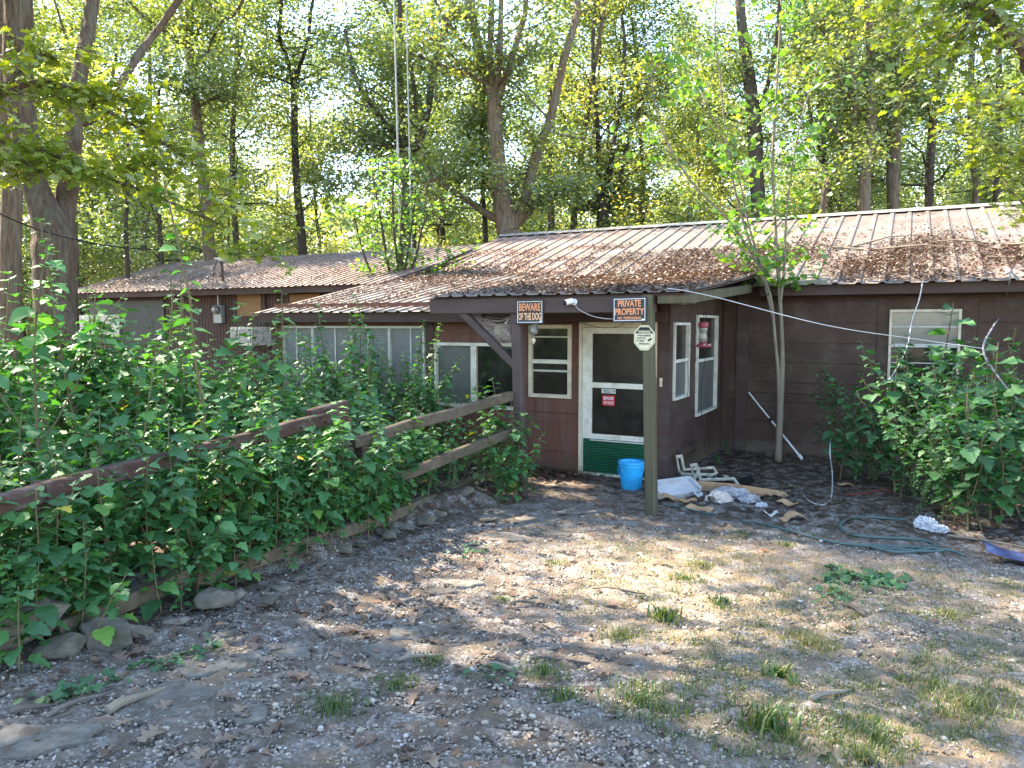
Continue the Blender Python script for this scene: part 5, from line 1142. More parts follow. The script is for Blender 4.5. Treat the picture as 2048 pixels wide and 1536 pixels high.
def pebbles(name, n, seed, smin, smax, boxf, label):
    r = np.random.default_rng(seed); xs, ys = boxf(r, n); zv = zone(xs, ys)
    kp = r.random(len(xs)) < np.clip(1.35 - 2.4 * abs(zv - 0.5) - 0.6 * np.clip(sn(xs, ys, 1.9, 9) * 2.5 + .35, 0, 1), 0.04, 1); xs, ys = xs[kp], ys[kp]; n = len(xs)
    s = r.uniform(smin, smax, n) * np.where(r.random(n) < .05, 2.0, 1.0)
    z = ground(xs, ys) - s * r.uniform(-.3, .25, n)
    sc = np.stack([r.uniform(.7, 1.2, n), r.uniform(.6, 1.0, n), r.uniform(.45, .75, n)], -1); a = r.uniform(0, 6.28, n)
    V = IV[None] * sc[:, None, :] * (1 + r.normal(0, .09, (n, len(IV), 1)))
    X = V[..., 0] * np.cos(a)[:, None] - V[..., 1] * np.sin(a)[:, None]; Y = V[..., 0] * np.sin(a)[:, None] + V[..., 1] * np.cos(a)[:, None]
    P = np.stack([X, Y, V[..., 2]], -1) * s[:, None, None] + np.stack([xs, ys, z], -1)[:, None, :]
    T = IF[None] + (np.arange(n) * len(IV))[:, None, None]
    o = link(name, np_mesh(name, P, T, pebm, np.repeat(np.clip(r.beta(1.8, 1.6, n), 0, 1), len(IV)), smooth=True)); tag(o, label, 'gravel', kind='stuff')
def polar(dmin, dmax, pw):
    def f_(r, n):
        th = r.uniform(-.70, .70, n) + R(90) + YAW; d = dmin + (dmax - dmin) * r.random(n) ** pw; x = d * np.cos(th); y = d * np.sin(th)
        k = (y < 7.7) & (x > -4.15) & (x < 3.5); return x[k], y[k]
    return f_
pebbles('gravel', 80000, 31, .0035, .012, polar(2.2, 7.5, 1.25), 'grey and white gravel scattered over the yard')

# fallen leaves: the large ones single, the rest as litter
OAKF = [np_mesh('fallen_leaf', LEAFT['oak'][0] * np.array([1, 1, 1]) + np.stack([0 * LEAFT['oak'][0][:, 0], 0 * LEAFT['oak'][0][:, 0], cu * np.sin(LEAFT['oak'][0][:, 1] * 3 + ph) + cu2 * abs(LEAFT['oak'][0][:, 0])], -1), LEAFT['oak'][1], M['dead_leaf'], np.full(len(LEAFT['oak'][0]), tn)) for cu, cu2, ph, tn in ((.06, .2, 0, .85), (.08, .3, 1, .7), (-.08, .25, 2, .92), (.05, .4, .5, .55), (.08, .2, 2.5, 1.0), (.05, .35, 1.7, .78))]
near = [(345, 1400), (430, 1405), (470, 1440), (1020, 1330), (500, 1440), (275, 1500), (840, 1385), (850, 1510), (760, 1480), (1440, 1480), (1520, 1100), (230, 1310), (240, 1360), (300, 1310), (1490, 1450), (1660, 1500), (660, 1240), (720, 1280), (690, 1270), (590, 1240), (640, 1210), (860, 1210), (880, 1150), (950, 1130), (1090, 1190), (620, 1350), (560, 1360), (700, 1330), (520, 1290), (150, 1400), (90, 1420), (430, 1500), (380, 1530), (200, 1520), (1240, 1215), (1190, 1355), (1330, 1350), (980, 1270), (770, 1210), (800, 1240), (830, 1225), (745, 1235), (915, 1215), (560, 1450), (1700, 1260), (1900, 1400), (1180, 1070), (1460, 1050), (1230, 1050), (1090, 960)]
for i, (px, py) in enumerate(near):
    p = on_ground(px + random.uniform(-8, 8), py + random.uniform(-6, 6), .012); s = random.uniform(.09, .15)
    o = link('fallen_leaf', OAKF[4 if i in (10,) else [0, 1, 2, 3, 5][i % 5]], None, p, (random.uniform(-.12, .12), random.uniform(-.12, .12), random.uniform(0, 6.28)), s)
    tag(o, 'bright orange fallen oak leaf on the sunlit dry grass' if i == 10 else 'curled brown fallen oak leaf lying on the gravel yard', 'leaf', 'large fallen oak leaves on the gravel')
def litter(name, xs, ys, zs, seed, smin, smax, label, templ='oak', tilt=.2, tmax=1.0, nrm0=(0, 0, 1)):
    r = np.random.default_rng(seed); n = len(xs); a = r.uniform(0, 6.28, n)
    d = np.stack([np.cos(a), np.sin(a), r.normal(0, tilt, n)], -1); nm = np.array(nrm0)[None] + r.normal(0, tilt, (n, 3)); s = r.uniform(smin, smax, n)
    V, F, nT = leaf_cloud(templ, np.stack([xs, ys, zs], -1), d, nm, s); o = link(name, np_mesh(name, V, F, M['dead_leaf'], np.repeat(np.clip(r.beta(1.6, 2.0, n), 0, 1) * tmax, nT))); tag(o, label, 'leaf litter', kind='stuff'); return o
r = np.random.default_rng(41); th = r.uniform(-.72, .72, 9000) + R(90) + YAW; d = 2.2 + 10 * r.random(9000) ** .9; xs = d * np.cos(th); ys = d * np.sin(th)
z_ = zone(xs, ys); kp = (ys < 12.2) & (xs > -5.2) & (xs < 4) & ~((xs > -5.0) & (xs < WX) & (ys > 9.2)) & (r.random(9000) < np.clip(.95 - z_ * 1.25 + .35 * sn(xs, ys, 2.3, 5), .05, 1)); xs, ys = xs[kp], ys[kp]
litter('leaf_litter', xs, ys, ground(xs, ys) + r.uniform(.004, .03, len(xs)), 42, .03, .085, 'brown fallen leaves scattered over the yard')
xs = r.uniform(-12, -4.6, 9000); ys = r.uniform(1.8, 12.2, 9000); kp = np.array([in_view(a, b, .05) for a, b in zip(xs, ys)]) & ~((ys > 9.2) & (xs > -9.5)); xs, ys = xs[kp], ys[kp]
litter('leaf_litter', xs, ys, ground(xs, ys) + r.uniform(.004, .03, len(xs)), 43, .05, .11, 'brown leaf litter on the bed under the shrubs')
xs = r.normal(-4.35, .38, 900); ys = r.normal(9.02, .13, 900); kp = (ys < 9.25) & (xs < -3.4) & (xs > -5.2); xs, ys = xs[kp], ys[kp]
litter('leaf_litter', xs, ys, 0.0 + r.random(len(xs)) * .07 * np.exp(-((ys - 9.15) / .2) ** 2) + .004, 44, .04, .09, 'sunlit heap of brown leaves against the front wall')
xs = r.uniform(-4.6, -2.0, 5200); ys = r.uniform(1.2, 7.4, 5200); kp = r.random(5200) < np.clip(1.15 - .62 * (xs + 4.5) + .5 * sn(xs, ys, 2.7, 15), 0.02, 1); xs, ys = xs[kp], ys[kp]
litter('leaf_litter', xs, ys, ground(xs, ys) + r.uniform(.002, .02, len(xs)), 46, .02, .06, 'broken brown leaves along the foot of the bed stones', tilt=.2, tmax=.6)
# soil crumbs and dark mulch by the main wall
xs = r.uniform(-2.5, 3.5, 9000); ys = r.uniform(8.6, 12.25, 9000); litter('leaf_mulch', xs, ys, ground(xs, ys) + r.uniform(.003, .03, 9000), 45, .02, .06, 'dark leaf mulch along the main wall', templ='simple', tmax=.5)
# leaves on the roofs
def roof_litter(xs, ys, seed, label, smin=.03, smax=.07, tmax=.68):
    rr = np.random.default_rng(seed); zs = np.array([roof_z(a, b) for a, b in zip(xs, ys)]) + rr.uniform(.008, .06, len(xs)); litter('roof_leaf_litter', xs, ys, zs, seed, smin, smax, label, templ='quad', tilt=.4, tmax=tmax)
def pick(n, x0, x1, y0, y1, dens, seed):
    rr = np.random.default_rng(seed); xs = rr.uniform(x0, x1, n); ys = rr.uniform(y0, y1, n); kp = rr.random(n) < dens(xs, ys); return xs[kp], ys[kp]
g_ = lambda y, c, w_: np.exp(-((y - c) / w_) ** 2)
xs, ys = pick(90000, -2.0, 4.5, 11.85, 17, lambda x, y: np.clip(.95 * g_(y, 13.15, 1.25) * np.clip(.5 + 1.5 * sn(x, y, 3, 3), .08, 1) + .035 * (sn(x, y, 4, 8) > .25), 0, 1), 51); roof_litter(xs, ys, 52, 'thick brown leaves on the lower main roof')
xs, ys = pick(80000, -5.15, -2.0, 7.7, 14.6, lambda x, y: np.clip(.9 * g_(y, 12.1, 1.4) * np.clip(.5 + 1.5 * sn(x, y, 3, 4), .08, 1) + .42 * sstep(-4.8, -2.6, x) * (.5 + .9 * sn(x, y, 4, 7)) + .10, 0, 1), 53); roof_litter(xs, ys, 54, 'thick brown leaves on the porch roof')
xs, ys = pick(64000, -9.3, -5.2, 9.1, 15.5, lambda x, y: np.clip(.75 * g_(y, 12.6, 1.0) * (.5 + .9 * sn(x, y, 3, 5)) + .22 * (sn(x, y, 5, 6) > .0), 0, 1), 55); roof_litter(xs, ys, 56, 'brown leaves caught on the wing roof')
xs, ys = pick(30000, -19.2, -9.6, 11.9, 16, lambda x, y: np.clip(.4 * g_(y, 12.9, .9) * (.35 + 1.0 * sn(x, y, 3, 6)) + .05, 0, 1), 57); roof_litter(xs, ys, 58, 'brown leaves on the annex roof')
# branches fallen on the roof
for i, (x, y, l, a) in enumerate([(-0.6, 14.3, 1.3, .5), (-.2, 13.8, 1.6, -.2), (1.0, 13.9, 1.4, 2.9), (.4, 14.6, .8, .9), (-4.0, 11.0, .9, .4), (1.6, 13.0, 1.2, .1)]):
    dx, dy = math.cos(a) * l / 2, math.sin(a) * l / 2; k = MB(); k.tube([(x + dx * t, y + dy * t, roof_z(x + dx * t, y + dy * t) + .06 + .04 * math.sin(3 * t)) for t in (-1, -.5, 0, .5, 1)], [.022, .02, .017, .012, .006], 6)
    k.tube([(x, y, roof_z(x, y) + .06), (x + dx * .4 - dy * .3, y + dy * .4 + dx * .3, roof_z(x, y) + .16)], [.012, .004], 5); o = k.build('fallen_branch', M['bark_pale'], None); tag(o, ['dead branch lying highest on the main roof', 'long pale branch among the leaves of the main roof', 'pale branch on the main roof near the service cable', 'short dead twig near the main roof ridge', 'dead twig lying on the porch roof', 'thin branch low on the main roof near the eave'][i], 'branch', 'dead branches on the roof')
# sticks on the ground
STK = [(90, 1440, 230, 1385, .012), (215, 1430, 330, 1385, .022), (1185, 1180, 1290, 1190, .010), (1060, 1320, 1190, 1330, .010), (795, 1325, 880, 1315, .013), (975, 1335, 1045, 1350, .014), (1400, 1045, 1440, 1040, .008), (1620, 1405, 1700, 1385, .016), (1690, 1215, 1730, 1235, .018), (1070, 1250, 1130, 1280, .008), (300, 1460, 350, 1490, .007), (970, 1470, 1000, 1500, .008), (1020, 1210, 1090, 1210, .010), (20, 1430, 110, 1415, .014), (1215, 1320, 1250, 1300, .006), (1130, 1500, 1160, 1536, .009)]
for i, (a, b, c, d, rr) in enumerate(STK):
    p, q2 = on_ground(a, b, rr), on_ground(c, d, rr); mid = p.lerp(q2, .5) + Vector((random.uniform(-.02, .02), random.uniform(-.02, .02), .012)); k = MB(); k.tube([Vector(), (mid - p) * .5 + Vector((0, 0, .008)), mid - p, (q2 - p) * .8, q2 - p], [rr, rr * .95, rr * .85, rr * .7, rr * .4], 7, jit=.12)
    o = k.build('stick', M['bark_pale'] if i in (1, 4, 5, 7) else M['twig'], None, loc=p); tag(o, {1: 'thickest pale dead branch beside the large flagstone', 7: 'pale crooked stick lying in the sunlit patch', 0: 'long thin stick along the foot of the bed stones'}.get(i, 'thin grey twig lying on the gravel yard'), 'stick', 'sticks lying on the yard')
k = MB(); r = np.random.default_rng(61)
for i in range(900):
    th = r.uniform(-.7, .7) + R(90) + YAW; d = 2.2 + 6 * r.random(); x, y = d * math.cos(th), d * math.sin(th)
    if x < -4.1 or y > 8: continue
    a = r.uniform(0, 6.28); l = r.uniform(.03, .16); z = G(x, y) + .008; k.tube([(x, y, z), (x + l * .5 * math.cos(a), y + l * .5 * math.sin(a), z + .006), (x + l * math.cos(a + .3), y + l * math.sin(a + .3), z)], [.0028, .0025, .0015], 4, caps=False)
o = k.build('twig_litter', M['twig'], None); tag(o, 'tiny twigs strewn over the gravel', 'twigs', kind='stuff')

# grass
def blades(pts, r, h, spread, n, tone0, tone1, width=.0035):
    V, F, T = [], [], []
    for (x, y, s) in pts:
        for _ in range(int(n * s)):
            a = r.uniform(0, 6.28); rr = min(abs(r.normal(0, spread * s)), spread * s * 1.35); bx_, by_ = x + rr * math.cos(a), y + rr * math.sin(a); l = h * s * r.uniform(.5, 1.2); b = r.uniform(0, 6.28); ln = r.uniform(.2, .9)
            z = G(bx_, by_) if math.hypot(bx_ - x, by_ - y) < 5 else 0; w_ = width * r.uniform(.7, 1.3); o0 = len(V); cx_, sx_ = math.cos(b), math.sin(b)
            V += [(bx_ - sx_ * w_, by_ + cx_ * w_, z), (bx_ + sx_ * w_, by_ - cx_ * w_, z), (bx_ + cx_ * l * ln * .35 - sx_ * w_ * .8, by_ + sx_ * l * ln * .35 + cx_ * w_ * .8, z + l * .6), (bx_ + cx_ * l * ln * .35 + sx_ * w_ * .8, by_ + sx_ * l * ln * .35 - cx_ * w_ * .8, z + l * .6), (bx_ + cx_ * l * ln, by_ + sx_ * l * ln, z + l * (1 - .25 * ln))]
            F += [(o0, o0 + 1, o0 + 3), (o0, o0 + 3, o0 + 2), (o0 + 2, o0 + 3, o0 + 4)]; t = r.uniform(tone0, tone1); T += [t] * 5
    return V, F, T
r = np.random.default_rng(71)
TUFT = [(665, 1420, 1.0, 0, 'green grass tuft in the near left gravel'), (865, 1325, .6, 0, 'small green grass tuft beside the grey flagstone'), (790, 1372, .7, 0, 'dry green grass tuft left of a fallen leaf'), (1090, 1345, .8, 0, 'round green grass tuft in the middle gravel'), (1125, 1395, .7, 0, 'green grass tuft before the round one'), (1005, 1200, .5, 0, 'small dark grass tuft in the gravel'), (1115, 1130, .6, .15, 'pale grass tuft on the upper gravel'), (1245, 1275, .9, .2, 'straw-tipped grass tuft right of centre'), (1330, 1240, 1.1, .1, 'broad green grass tuft in the middle of the yard'), (1285, 1410, 1.3, 0, 'wide green grass patch at lower centre'), (1535, 1455, 1.3, 0, 'dark green broad-bladed clump in the lower yard'), (1560, 1355, .9, .1, 'yellow-green weed rosette in the sunlit strip'), (1440, 1205, .7, 0, 'flat green weed rosette in the mid yard'), (1620, 1290, 1.0, .55, 'dry straw tuft on the sunlit strip'), (1745, 1480, 1.1, .1, 'green grass tuft near the lower right sun patch'), (1930, 1415, 1.2, .35, 'bright tall yellow grass in the sun patch at lower right'), (1860, 1370, .8, .2, 'dry grass tuft between the sun patches'), (1400, 1130, .7, .3, 'faded grass tuft on the sunlit strip by the hose'), (1480, 1070, .6, .1, 'small green weed between hose and rubbish'), (1570, 1090, .6, .2, 'green weed beside the straight hose'), (1370, 1160, .8, .1, 'low green grass below the sunlit strip'), (1720, 1520, 1.0, .2, 'grass tuft at the bottom edge of the yard'), (1900, 1230, .7, .3, 'sparse tuft on bare soil at the right')]
for (px, py, s, t0, lab) in TUFT:
    p = on_ground(px, py); broad = 'broad' in lab or 'rosette' in lab
    V, F, T = blades([(p.x, p.y, s)], r, .062 if not broad else .085, .12 if not broad else .075, 330 if not broad else 90, t0, min(1, t0 + .75), .0022 if not broad else .006); V = np.array(V) - np.array(p)
    o = link('grass_tuft', np_mesh('grass_tuft', V, F, M['grass'], T), None, p); tag(o, lab, 'grass', 'grass tufts in the yard')
pts = []
for _ in range(1700):
    px, py = r.uniform(860, 2048), r.uniform(1070, 1536); p = on_ground(px, py)
    if sn(p.x, p.y, 2.2, 13) + .5 * (px - 1200) / 1000 - .12 > 0: pts.append((p.x, p.y, r.uniform(.3, .8)))
V, F, T = blades(pts, r, .05, .15, 46, .1, 1.0, .0018); o = link('grass', np_mesh('grass', V, F, M['grass'], T)); tag(o, 'thin dry grass over the right part of the yard', 'grass', kind='stuff')
# creeping ground ivy on the left and the cut weed on the right
def creeper(px0, py0, px1, py1, n, label, ls=.045):
    rr = np.random.default_rng(n); lv = []
    for i in range(n):
        t = rr.random(); p = on_ground(px0 + (px1 - px0) * t + rr.normal(0, 16), py0 + (py1 - py0) * t + rr.normal(0, 8), rr.uniform(.01, .05)); a = rr.uniform(0, 6.28); lv.append((np.array(p), (math.cos(a), math.sin(a), -.1), (rr.normal(0, .3), rr.normal(0, .3), 1), ls * rr.uniform(.7, 1.3), rr.random() * .5))
    base = np.array(on_ground(px0, py0)); lv = [(l[0] - base, *l[1:]) for l in lv]
    e = empty('creeping_weed', base); tag(e, label, 'weed'); link('foliage', merged_foliage(lv, M['bush_leaf'], seed=n), e)
    k = MB(); k.tube([on_ground(px0 + (px1 - px0) * t, py0 + (py1 - py0) * t, .012) - Vector(base) for t in (0, .3, .6, 1)], .003, 4); k.build('stem', M['stem'], e)
creeper(60, 1420, 260, 1350, 60, 'dark creeping ivy trailing along the near bed stones'); creeper(300, 1345, 440, 1300, 45, 'creeping green vine between bed stones and flagstones'); creeper(1660, 1150, 1790, 1172, 90, 'wilted dark green cut weed lying on the bare soil', .07)
creeper(930, 1105, 960, 1100, 26, 'low green weed on the flagstone path'); creeper(940, 1350, 1010, 1360, 16, 'blue-green small weed in the middle gravel'); creeper(1640, 1190, 1700, 1200, 40, 'flat green weeds on the sunlit soil')

# ------------------------------------------------------------------ trees
def spline(P, sub=3):
    P = [np.array(p, float) for p in P]; out = []
    for i in range(len(P) - 1):
        p0, p1, p2, p3 = P[max(i - 1, 0)], P[i], P[i + 1], P[min(i + 2, len(P) - 1)]
        for j in range(sub):
            t = j / sub; out.append(0.5 * ((2 * p1) + (p2 - p0) * t + (2 * p0 - 5 * p1 + 4 * p2 - p3) * t * t + (3 * p1 - p0 - 3 * p2 + p3) * t ** 3))
    return out + [P[-1]]
def branch_path(r, p, d, L, n=5, wob=.16, up=.06):
    pts = [np.array(p, float)]; d = np.array(d, float); d /= np.linalg.norm(d)
    for i in range(n - 1):
        d = d + r.normal(0, wob, 3); d[2] += up; d /= np.linalg.norm(d); pts.append(pts[-1] + d * L / (n - 1))
    return pts
def spray(r, pts, n, spread, ls, leaves, tone=(0, 1), from_=.25, flat=.6):
    """leaves round a branch"""
    P = np.array(pts); m = len(P)
    t = from_ + (1 - from_) * r.random(n); q_ = t * (m - 1); i = np.minimum(q_.astype(int), m - 2); pos = P[i] + (P[i + 1] - P[i]) * (q_ - i)[:, None]
    pos = pos + r.normal(0, 1, (n, 3)) * np.array([spread, spread, spread * .7]); a = r.uniform(0, 6.28, n)
    d = np.stack([np.cos(a), np.sin(a), r.uniform(-.7, .25, n)], -1); nm = r.normal(0, .5, (n, 3)) + np.array([0, 0, flat])
    leaves.append((pos, d, nm, ls * r.uniform(.65, 1.25, n), tone[0] + (tone[1] - tone[0]) * r.random(n)))
def crown_mesh(leaves, templ, mat, name='crown', wide=1.0):
    pos, d, nm, s, t = (np.concatenate([l[i] for l in leaves]) for i in range(5)); V, F, nT = leaf_cloud(templ, pos, d, nm, s, wide); return np_mesh(name, V, F, mat, np.repeat(t, nT))
def limbs(r, k, leaves, stem, radii, z0, n, Lr, ls, nl, spread, tone=(0, 1), twigs=4, up=.06, rise=(-.1, .7), out=None):
    """side branches with leafy twigs, spawned from a stem polyline above height z0"""
    P = np.array(stem); ok = [i for i in range(len(P)) if P[i][2] > z0]
    if not ok: return
    for _ in range(n):
        i = ok[r.integers(0, len(ok))]; a = r.uniform(0, 6.28); f = i / len(P); L = r.uniform(*Lr) * (1.1 - .5 * f)
        tb = r.uniform(tone[0] + .12, tone[1] - .12); tone_ = (tb - .16, min(tb + .2, tone[1]))
        d = (math.cos(a), math.sin(a), r.uniform(*rise)); b = branch_path(r, P[i], d, L, 5, up=up); rb = min(radii[i] * .45, .012 + .011 * L); k.tube(b, np.linspace(rb, rb * .25, 5), 5, caps=False)
        for _t in range(twigs):
            j = r.integers(1, 5); a2 = a + r.normal(0, .9); tw = branch_path(r, b[j], (math.cos(a2), math.sin(a2), r.uniform(-.3, .5)), L * r.uniform(.25, .5), 4, up=.02); k.tube(tw, np.linspace(rb * .35, rb * .1, 4), 3, caps=False)
            spray(r, tw, nl, spread, ls, leaves, tone_)
        spray(r, b, nl, spread, ls, leaves, tone_, .4)

# --- prototypes of the forest
def forest_proto(seed, H, rad, z0, nb, Lr, ls, nl, spread, tone, barkm, name='forest_tree', forks=1, templ='quad'):
    r = np.random.default_rng(seed); e = empty(name); k = MB(); leaves = []
    tr = branch_path(r, (0, 0, -.3), (r.normal(0, .05), r.normal(0, .05), 1), H, 9, wob=.05, up=.12); rr = np.linspace(rad, rad * .18, 9); rr[0] *= 1.35
    k.tube(tr, rr, 9, jit=.06); stems = [(tr, rr)]
    for _ in range(forks):
        i = r.integers(3, 6); a = r.uniform(0, 6.28); f = branch_path(r, tr[i], (math.cos(a) * .45, math.sin(a) * .45, 1), H * (1 - i / 9) * .9, 7, wob=.08, up=.1); fr_ = np.linspace(rr[i] * .75, rr[i] * .15, 7); k.tube(f, fr_, 7, jit=.05, caps=False); stems.append((f, fr_))
    for s, q_ in stems: limbs(r, k, leaves, s, q_, z0, nb // len(stems), Lr, ls, nl, spread, tone)
    link('trunk', k.mesh('trunk', barkm, smooth=True), e); link('crown', crown_mesh(leaves, templ, M['tree_leaf']), e); return e
FP = [forest_proto(500, 17, .17, 3.0, 54, (1.6, 4.4), .15, 80, .36, (.15, .98), M['bark']),
      forest_proto(501, 19, .20, 3.5, 54, (1.8, 4.6), .15, 80, .38, (.05, .9), M['bark_dark'], forks=2),
      forest_proto(502, 15, .13, 2.5, 50, (1.4, 3.8), .145, 80, .35, (.2, 1.0), M['bark']),
      forest_proto(503, 18, .16, 4.0, 52, (1.6, 4.2), .15, 80, .36, (.1, .95), M['bark_dark'])]
SP = [forest_proto(520, 17, .19, 5.5, 34, (1.6, 4.2), .17, 40, .34, (.1, .9), M['bark']), forest_proto(521, 19, .22, 7.0, 34, (1.8, 4.4), .17, 40, .34, (.1, .9), M['bark_dark'])]  # sparser crowns for the trees added to shade the yard
UP = [forest_proto(510, 6.5, .05, 1.0, 34, (.8, 2.2), .115, 66, .26, (.2, 1.0), M['bark_dark'], 'understory_tree', 1),
      forest_proto(511, 5.0, .04, .8, 30, (.8, 2.0), .115, 66, .26, (.25, 1.01), M['bark'], 'understory_tree', 2),
      forest_proto(512, 8.5, .07, 2.0, 38, (.9, 2.6), .12, 66, .28, (.1, .95), M['bark_dark'], 'understory_tree', 1)]
fw = Vector((-math.sin(YAW), math.cos(YAW), 0)); rt = Vector((math.cos(YAW), math.sin(YAW), 0))
def spot(px, d): return fw * d + rt * ((px - 1024) / FPX * d)
def tput(pr, loc, s, label, group, cat='tree'): 
    o = put(pr, loc, random.uniform(0, 6.28), s, label, group, cat); o.rotation_euler = (random.uniform(-.03, .03), random.uniform(-.03, .03), random.uniform(0, 6.28)); return o
r = np.random.default_rng(81); placed = []
def ok_tree(p, md):
    if -24 < p.x < 7.5 and 8 < p.y < 24.5: return False
    return all((p.x - a) ** 2 + (p.y - b) ** 2 > md * md for a, b in placed)
def forest(n, protos, dlo, dhi, md, label, group, smin=.85, smax=1.15, pxr=(-250, 2300), skip=lambda px, d: False):
    c = t = 0
    while c < n and t < 4000:
        t += 1; d = dlo + (dhi - dlo) * r.random(); px = r.uniform(*pxr)
        if skip(px, d): continue
        p = spot(px, d)
        if not ok_tree(p, md): continue
        placed.append((p.x, p.y)); tput(protos[c % len(protos)], (p.x, p.y, -.1), r.uniform(smin, smax), label, group); c += 1
gap = lambda px, d: 640 < px < 740 and d < 32
forest(29, FP, 25, 42, 3.2, 'tall leafy oak in the woods close behind the house', 'near forest trees behind the house', skip=gap)
forest(42, FP, 42, 85, 3.6, 'tall slender tree deep in the woods behind the house', 'far forest trees behind the house', .9, 1.2)
forest(46, UP, 22, 45, 2.2, 'bushy young tree in the understory behind the house', 'understory trees behind the house')
forest(30, UP, 45, 75, 2.6, 'young understory tree far back in the woods', 'far understory trees', 1.0, 1.5)
# trees added out of view, left of and behind the viewer, to shade the yard
for (x, y, i, s, lab) in [(-15, 3.0, 0, 1.0, 'tall shade tree added left of the yard just out of view'), (-13.5, -3.5, 1, 1.05, 'shade tree added behind the left side of the yard'), (-22, 0.5, 1, 1.0, 'tall shade tree added far left of the yard'), (-10, -1.0, 0, .9, 'added shade tree nearest the left of the viewer'), (-20, 5.6, 0, 1.1, 'tall shade tree added far behind the left end of the thicket'), (-17.5, 2.2, 1, 1.1, 'tall shade tree added behind the left end of the thicket'), (-12.8, 1.2, 0, .95, 'added shade tree between two others left of the yard'), (-9.6, 3.6, 1, .85, 'added shade tree closest to the left edge of the photo'), (-20, 3.6, 0, 1.05, 'second tall shade tree added far left of the yard'), (-17, -7, 1, 1.0, 'shade tree added farther behind the left side of the yard')]:
    tput(SP[i], (x, y, 0), s, lab, 'unseen trees added beside the yard for shade')

# --- far woods as one mass
n = 46000; th = r.uniform(-.85, .85, n) + R(90) + YAW; d = r.uniform(85, 130, n); z = r.random(n) ** 1.1 * 17; pos = np.stack([d * np.cos(th), d * np.sin(th), z], -1); a = r.uniform(0, 6.28, n)
V, F, nT = leaf_cloud('quad', pos, np.stack([np.cos(a), np.sin(a), r.uniform(-1, .3, n)], -1), r.normal(0, 1, (n, 3)) + np.array([0, 0, .3]), r.uniform(.8, 1.7, n), 1.3)
o = link('far_woods', np_mesh('far_woods', V, F, M['tree_leaf'], np.repeat(r.uniform(.1, 1.0, n), nT))); tag(o, 'hazy green mass of far woods', 'woods', kind='stuff')

# --- the trees one can tell apart: trunks follow the photograph, standing at their own distance
def tree(name, label, d, stems, barkm, z0=4.0, nb=14, Lr=(1.2, 3.2), ls=.14, nl=46, spread=.32, tone=(.1, .95), grow=6.0, seed=0, templ='quad', bare=False, sway=.03, leafm='tree_leaf'):
    """stems: list of polylines [(px, py, width px)]; the first one starts at the ground"""
    rr = np.random.default_rng(900 + seed); k = MB(); leaves = []; b = at(stems[0][0][0], stems[0][0][1], d); base = Vector((b.x, b.y, 0)); e = empty(name, base); tag(e, label, 'tree')
    for si, st in enumerate(stems):
        P = [np.array(at(px, py, d * (1 + (sway * math.sin(i * 1.3 + si) if i and si else 0)))) - np.array(base) for i, (px, py, w_) in enumerate(st)]; W = [w_ * d / FPX / 2 for _, _, w_ in st]
        if si == 0: P = [np.array([P[0][0], P[0][1], -.2])] + P; W = [W[0] * 1.35] + W
        if st[-1][1] < 45:
            dd = P[-1] - P[-2]; dd = dd / np.linalg.norm(dd); dd = dd * .6 + np.array([rr.normal(0, .12), rr.normal(0, .12), .55])
            P += [P[-1] + dd * grow * .4, P[-1] + dd * grow * .4 + np.array([rr.normal(0, .5), rr.normal(0, .5), grow * .6])]; W += [W[-1] * .75, W[-1] * .3]
        Q = spline(P, 3); Wq = np.interp(np.linspace(0, 1, len(Q)), np.linspace(0, 1, len(W)), W); k.tube(Q, Wq, 12, jit=.07, caps=True)
        if not bare: limbs(rr, k, leaves, Q, Wq, z0, nb, Lr, ls, nl, spread, tone)
    link('trunk', k.mesh('trunk', barkm, smooth=True), e)
    if leaves: link('crown', crown_mesh(leaves, templ, M[leafm]), e)
    return e
tree('oak_tree', 'massive forked oak trunk rising at the left end of the annex', 13.0, [[(118, 720, 72), (108, 600, 76), (110, 500, 84), (104, 462, 70), (64, 350, 46), (46, 240, 48), (34, 100, 52), (36, 0, 50)], [(112, 500, 60), (132, 400, 42), (140, 330, 38), (150, 239, 30), (165, 110, 26), (186, 0, 26)], [(150, 250, 16), (192, 236, 12), (239, 171, 15), (273, 116, 15), (308, 68, 14), (352, 7, 14)], [(60, 130, 16), (20, 60, 14), (-30, 10, 12)], [(118, 600, 40), (138, 660, 32), (156, 725, 30)]], M['bark'], z0=11.0, nb=9, Lr=(1.5, 3.6), ls=.16, seed=1, tone=(.2, 1.0), grow=8)
tree('straight_tree', 'straight grey trunk at the far left edge of the photo', 15.0, [[(20, 640, 40), (22, 480, 38), (25, 340, 36), (14, 180, 34), (8, 0, 32)]], M['bark'], z0=10.5, nb=14, seed=2, grow=8)
tree('branching_tree', 'slim pale trunk with raised side branches behind the annex roof', 24, [[(418, 500, 24), (410, 400, 21), (400, 300, 19), (390, 200, 18), (379, 100, 16), (382, 0, 15)], [(391, 128, 8), (415, 100, 7), (440, 48, 6), (480, 12, 5)], [(375, 100, 8), (330, 62, 7), (265, 10, 5)], [(388, 190, 7), (360, 180, 6), (332, 165, 4)], [(402, 210, 7), (440, 190, 5), (470, 195, 3)], [(398, 145, 7), (372, 60, 6), (355, 0, 5)]], M['bark'], z0=4.5, nb=9, Lr=(1, 2.8), seed=3)
tree('forked_tree', 'slim forked trunk right of the raised-branch tree', 26, [[(606, 510, 18), (596, 400, 15), (590, 300, 14), (588, 165, 13)], [(588, 170, 9), (572, 110, 8), (558, 70, 8), (563, 0, 7)], [(588, 170, 9), (600, 130, 8), (616, 85, 7), (622, 20, 6)]], M['bark_dark'], z0=5, nb=12, Lr=(1, 2.6), seed=4)
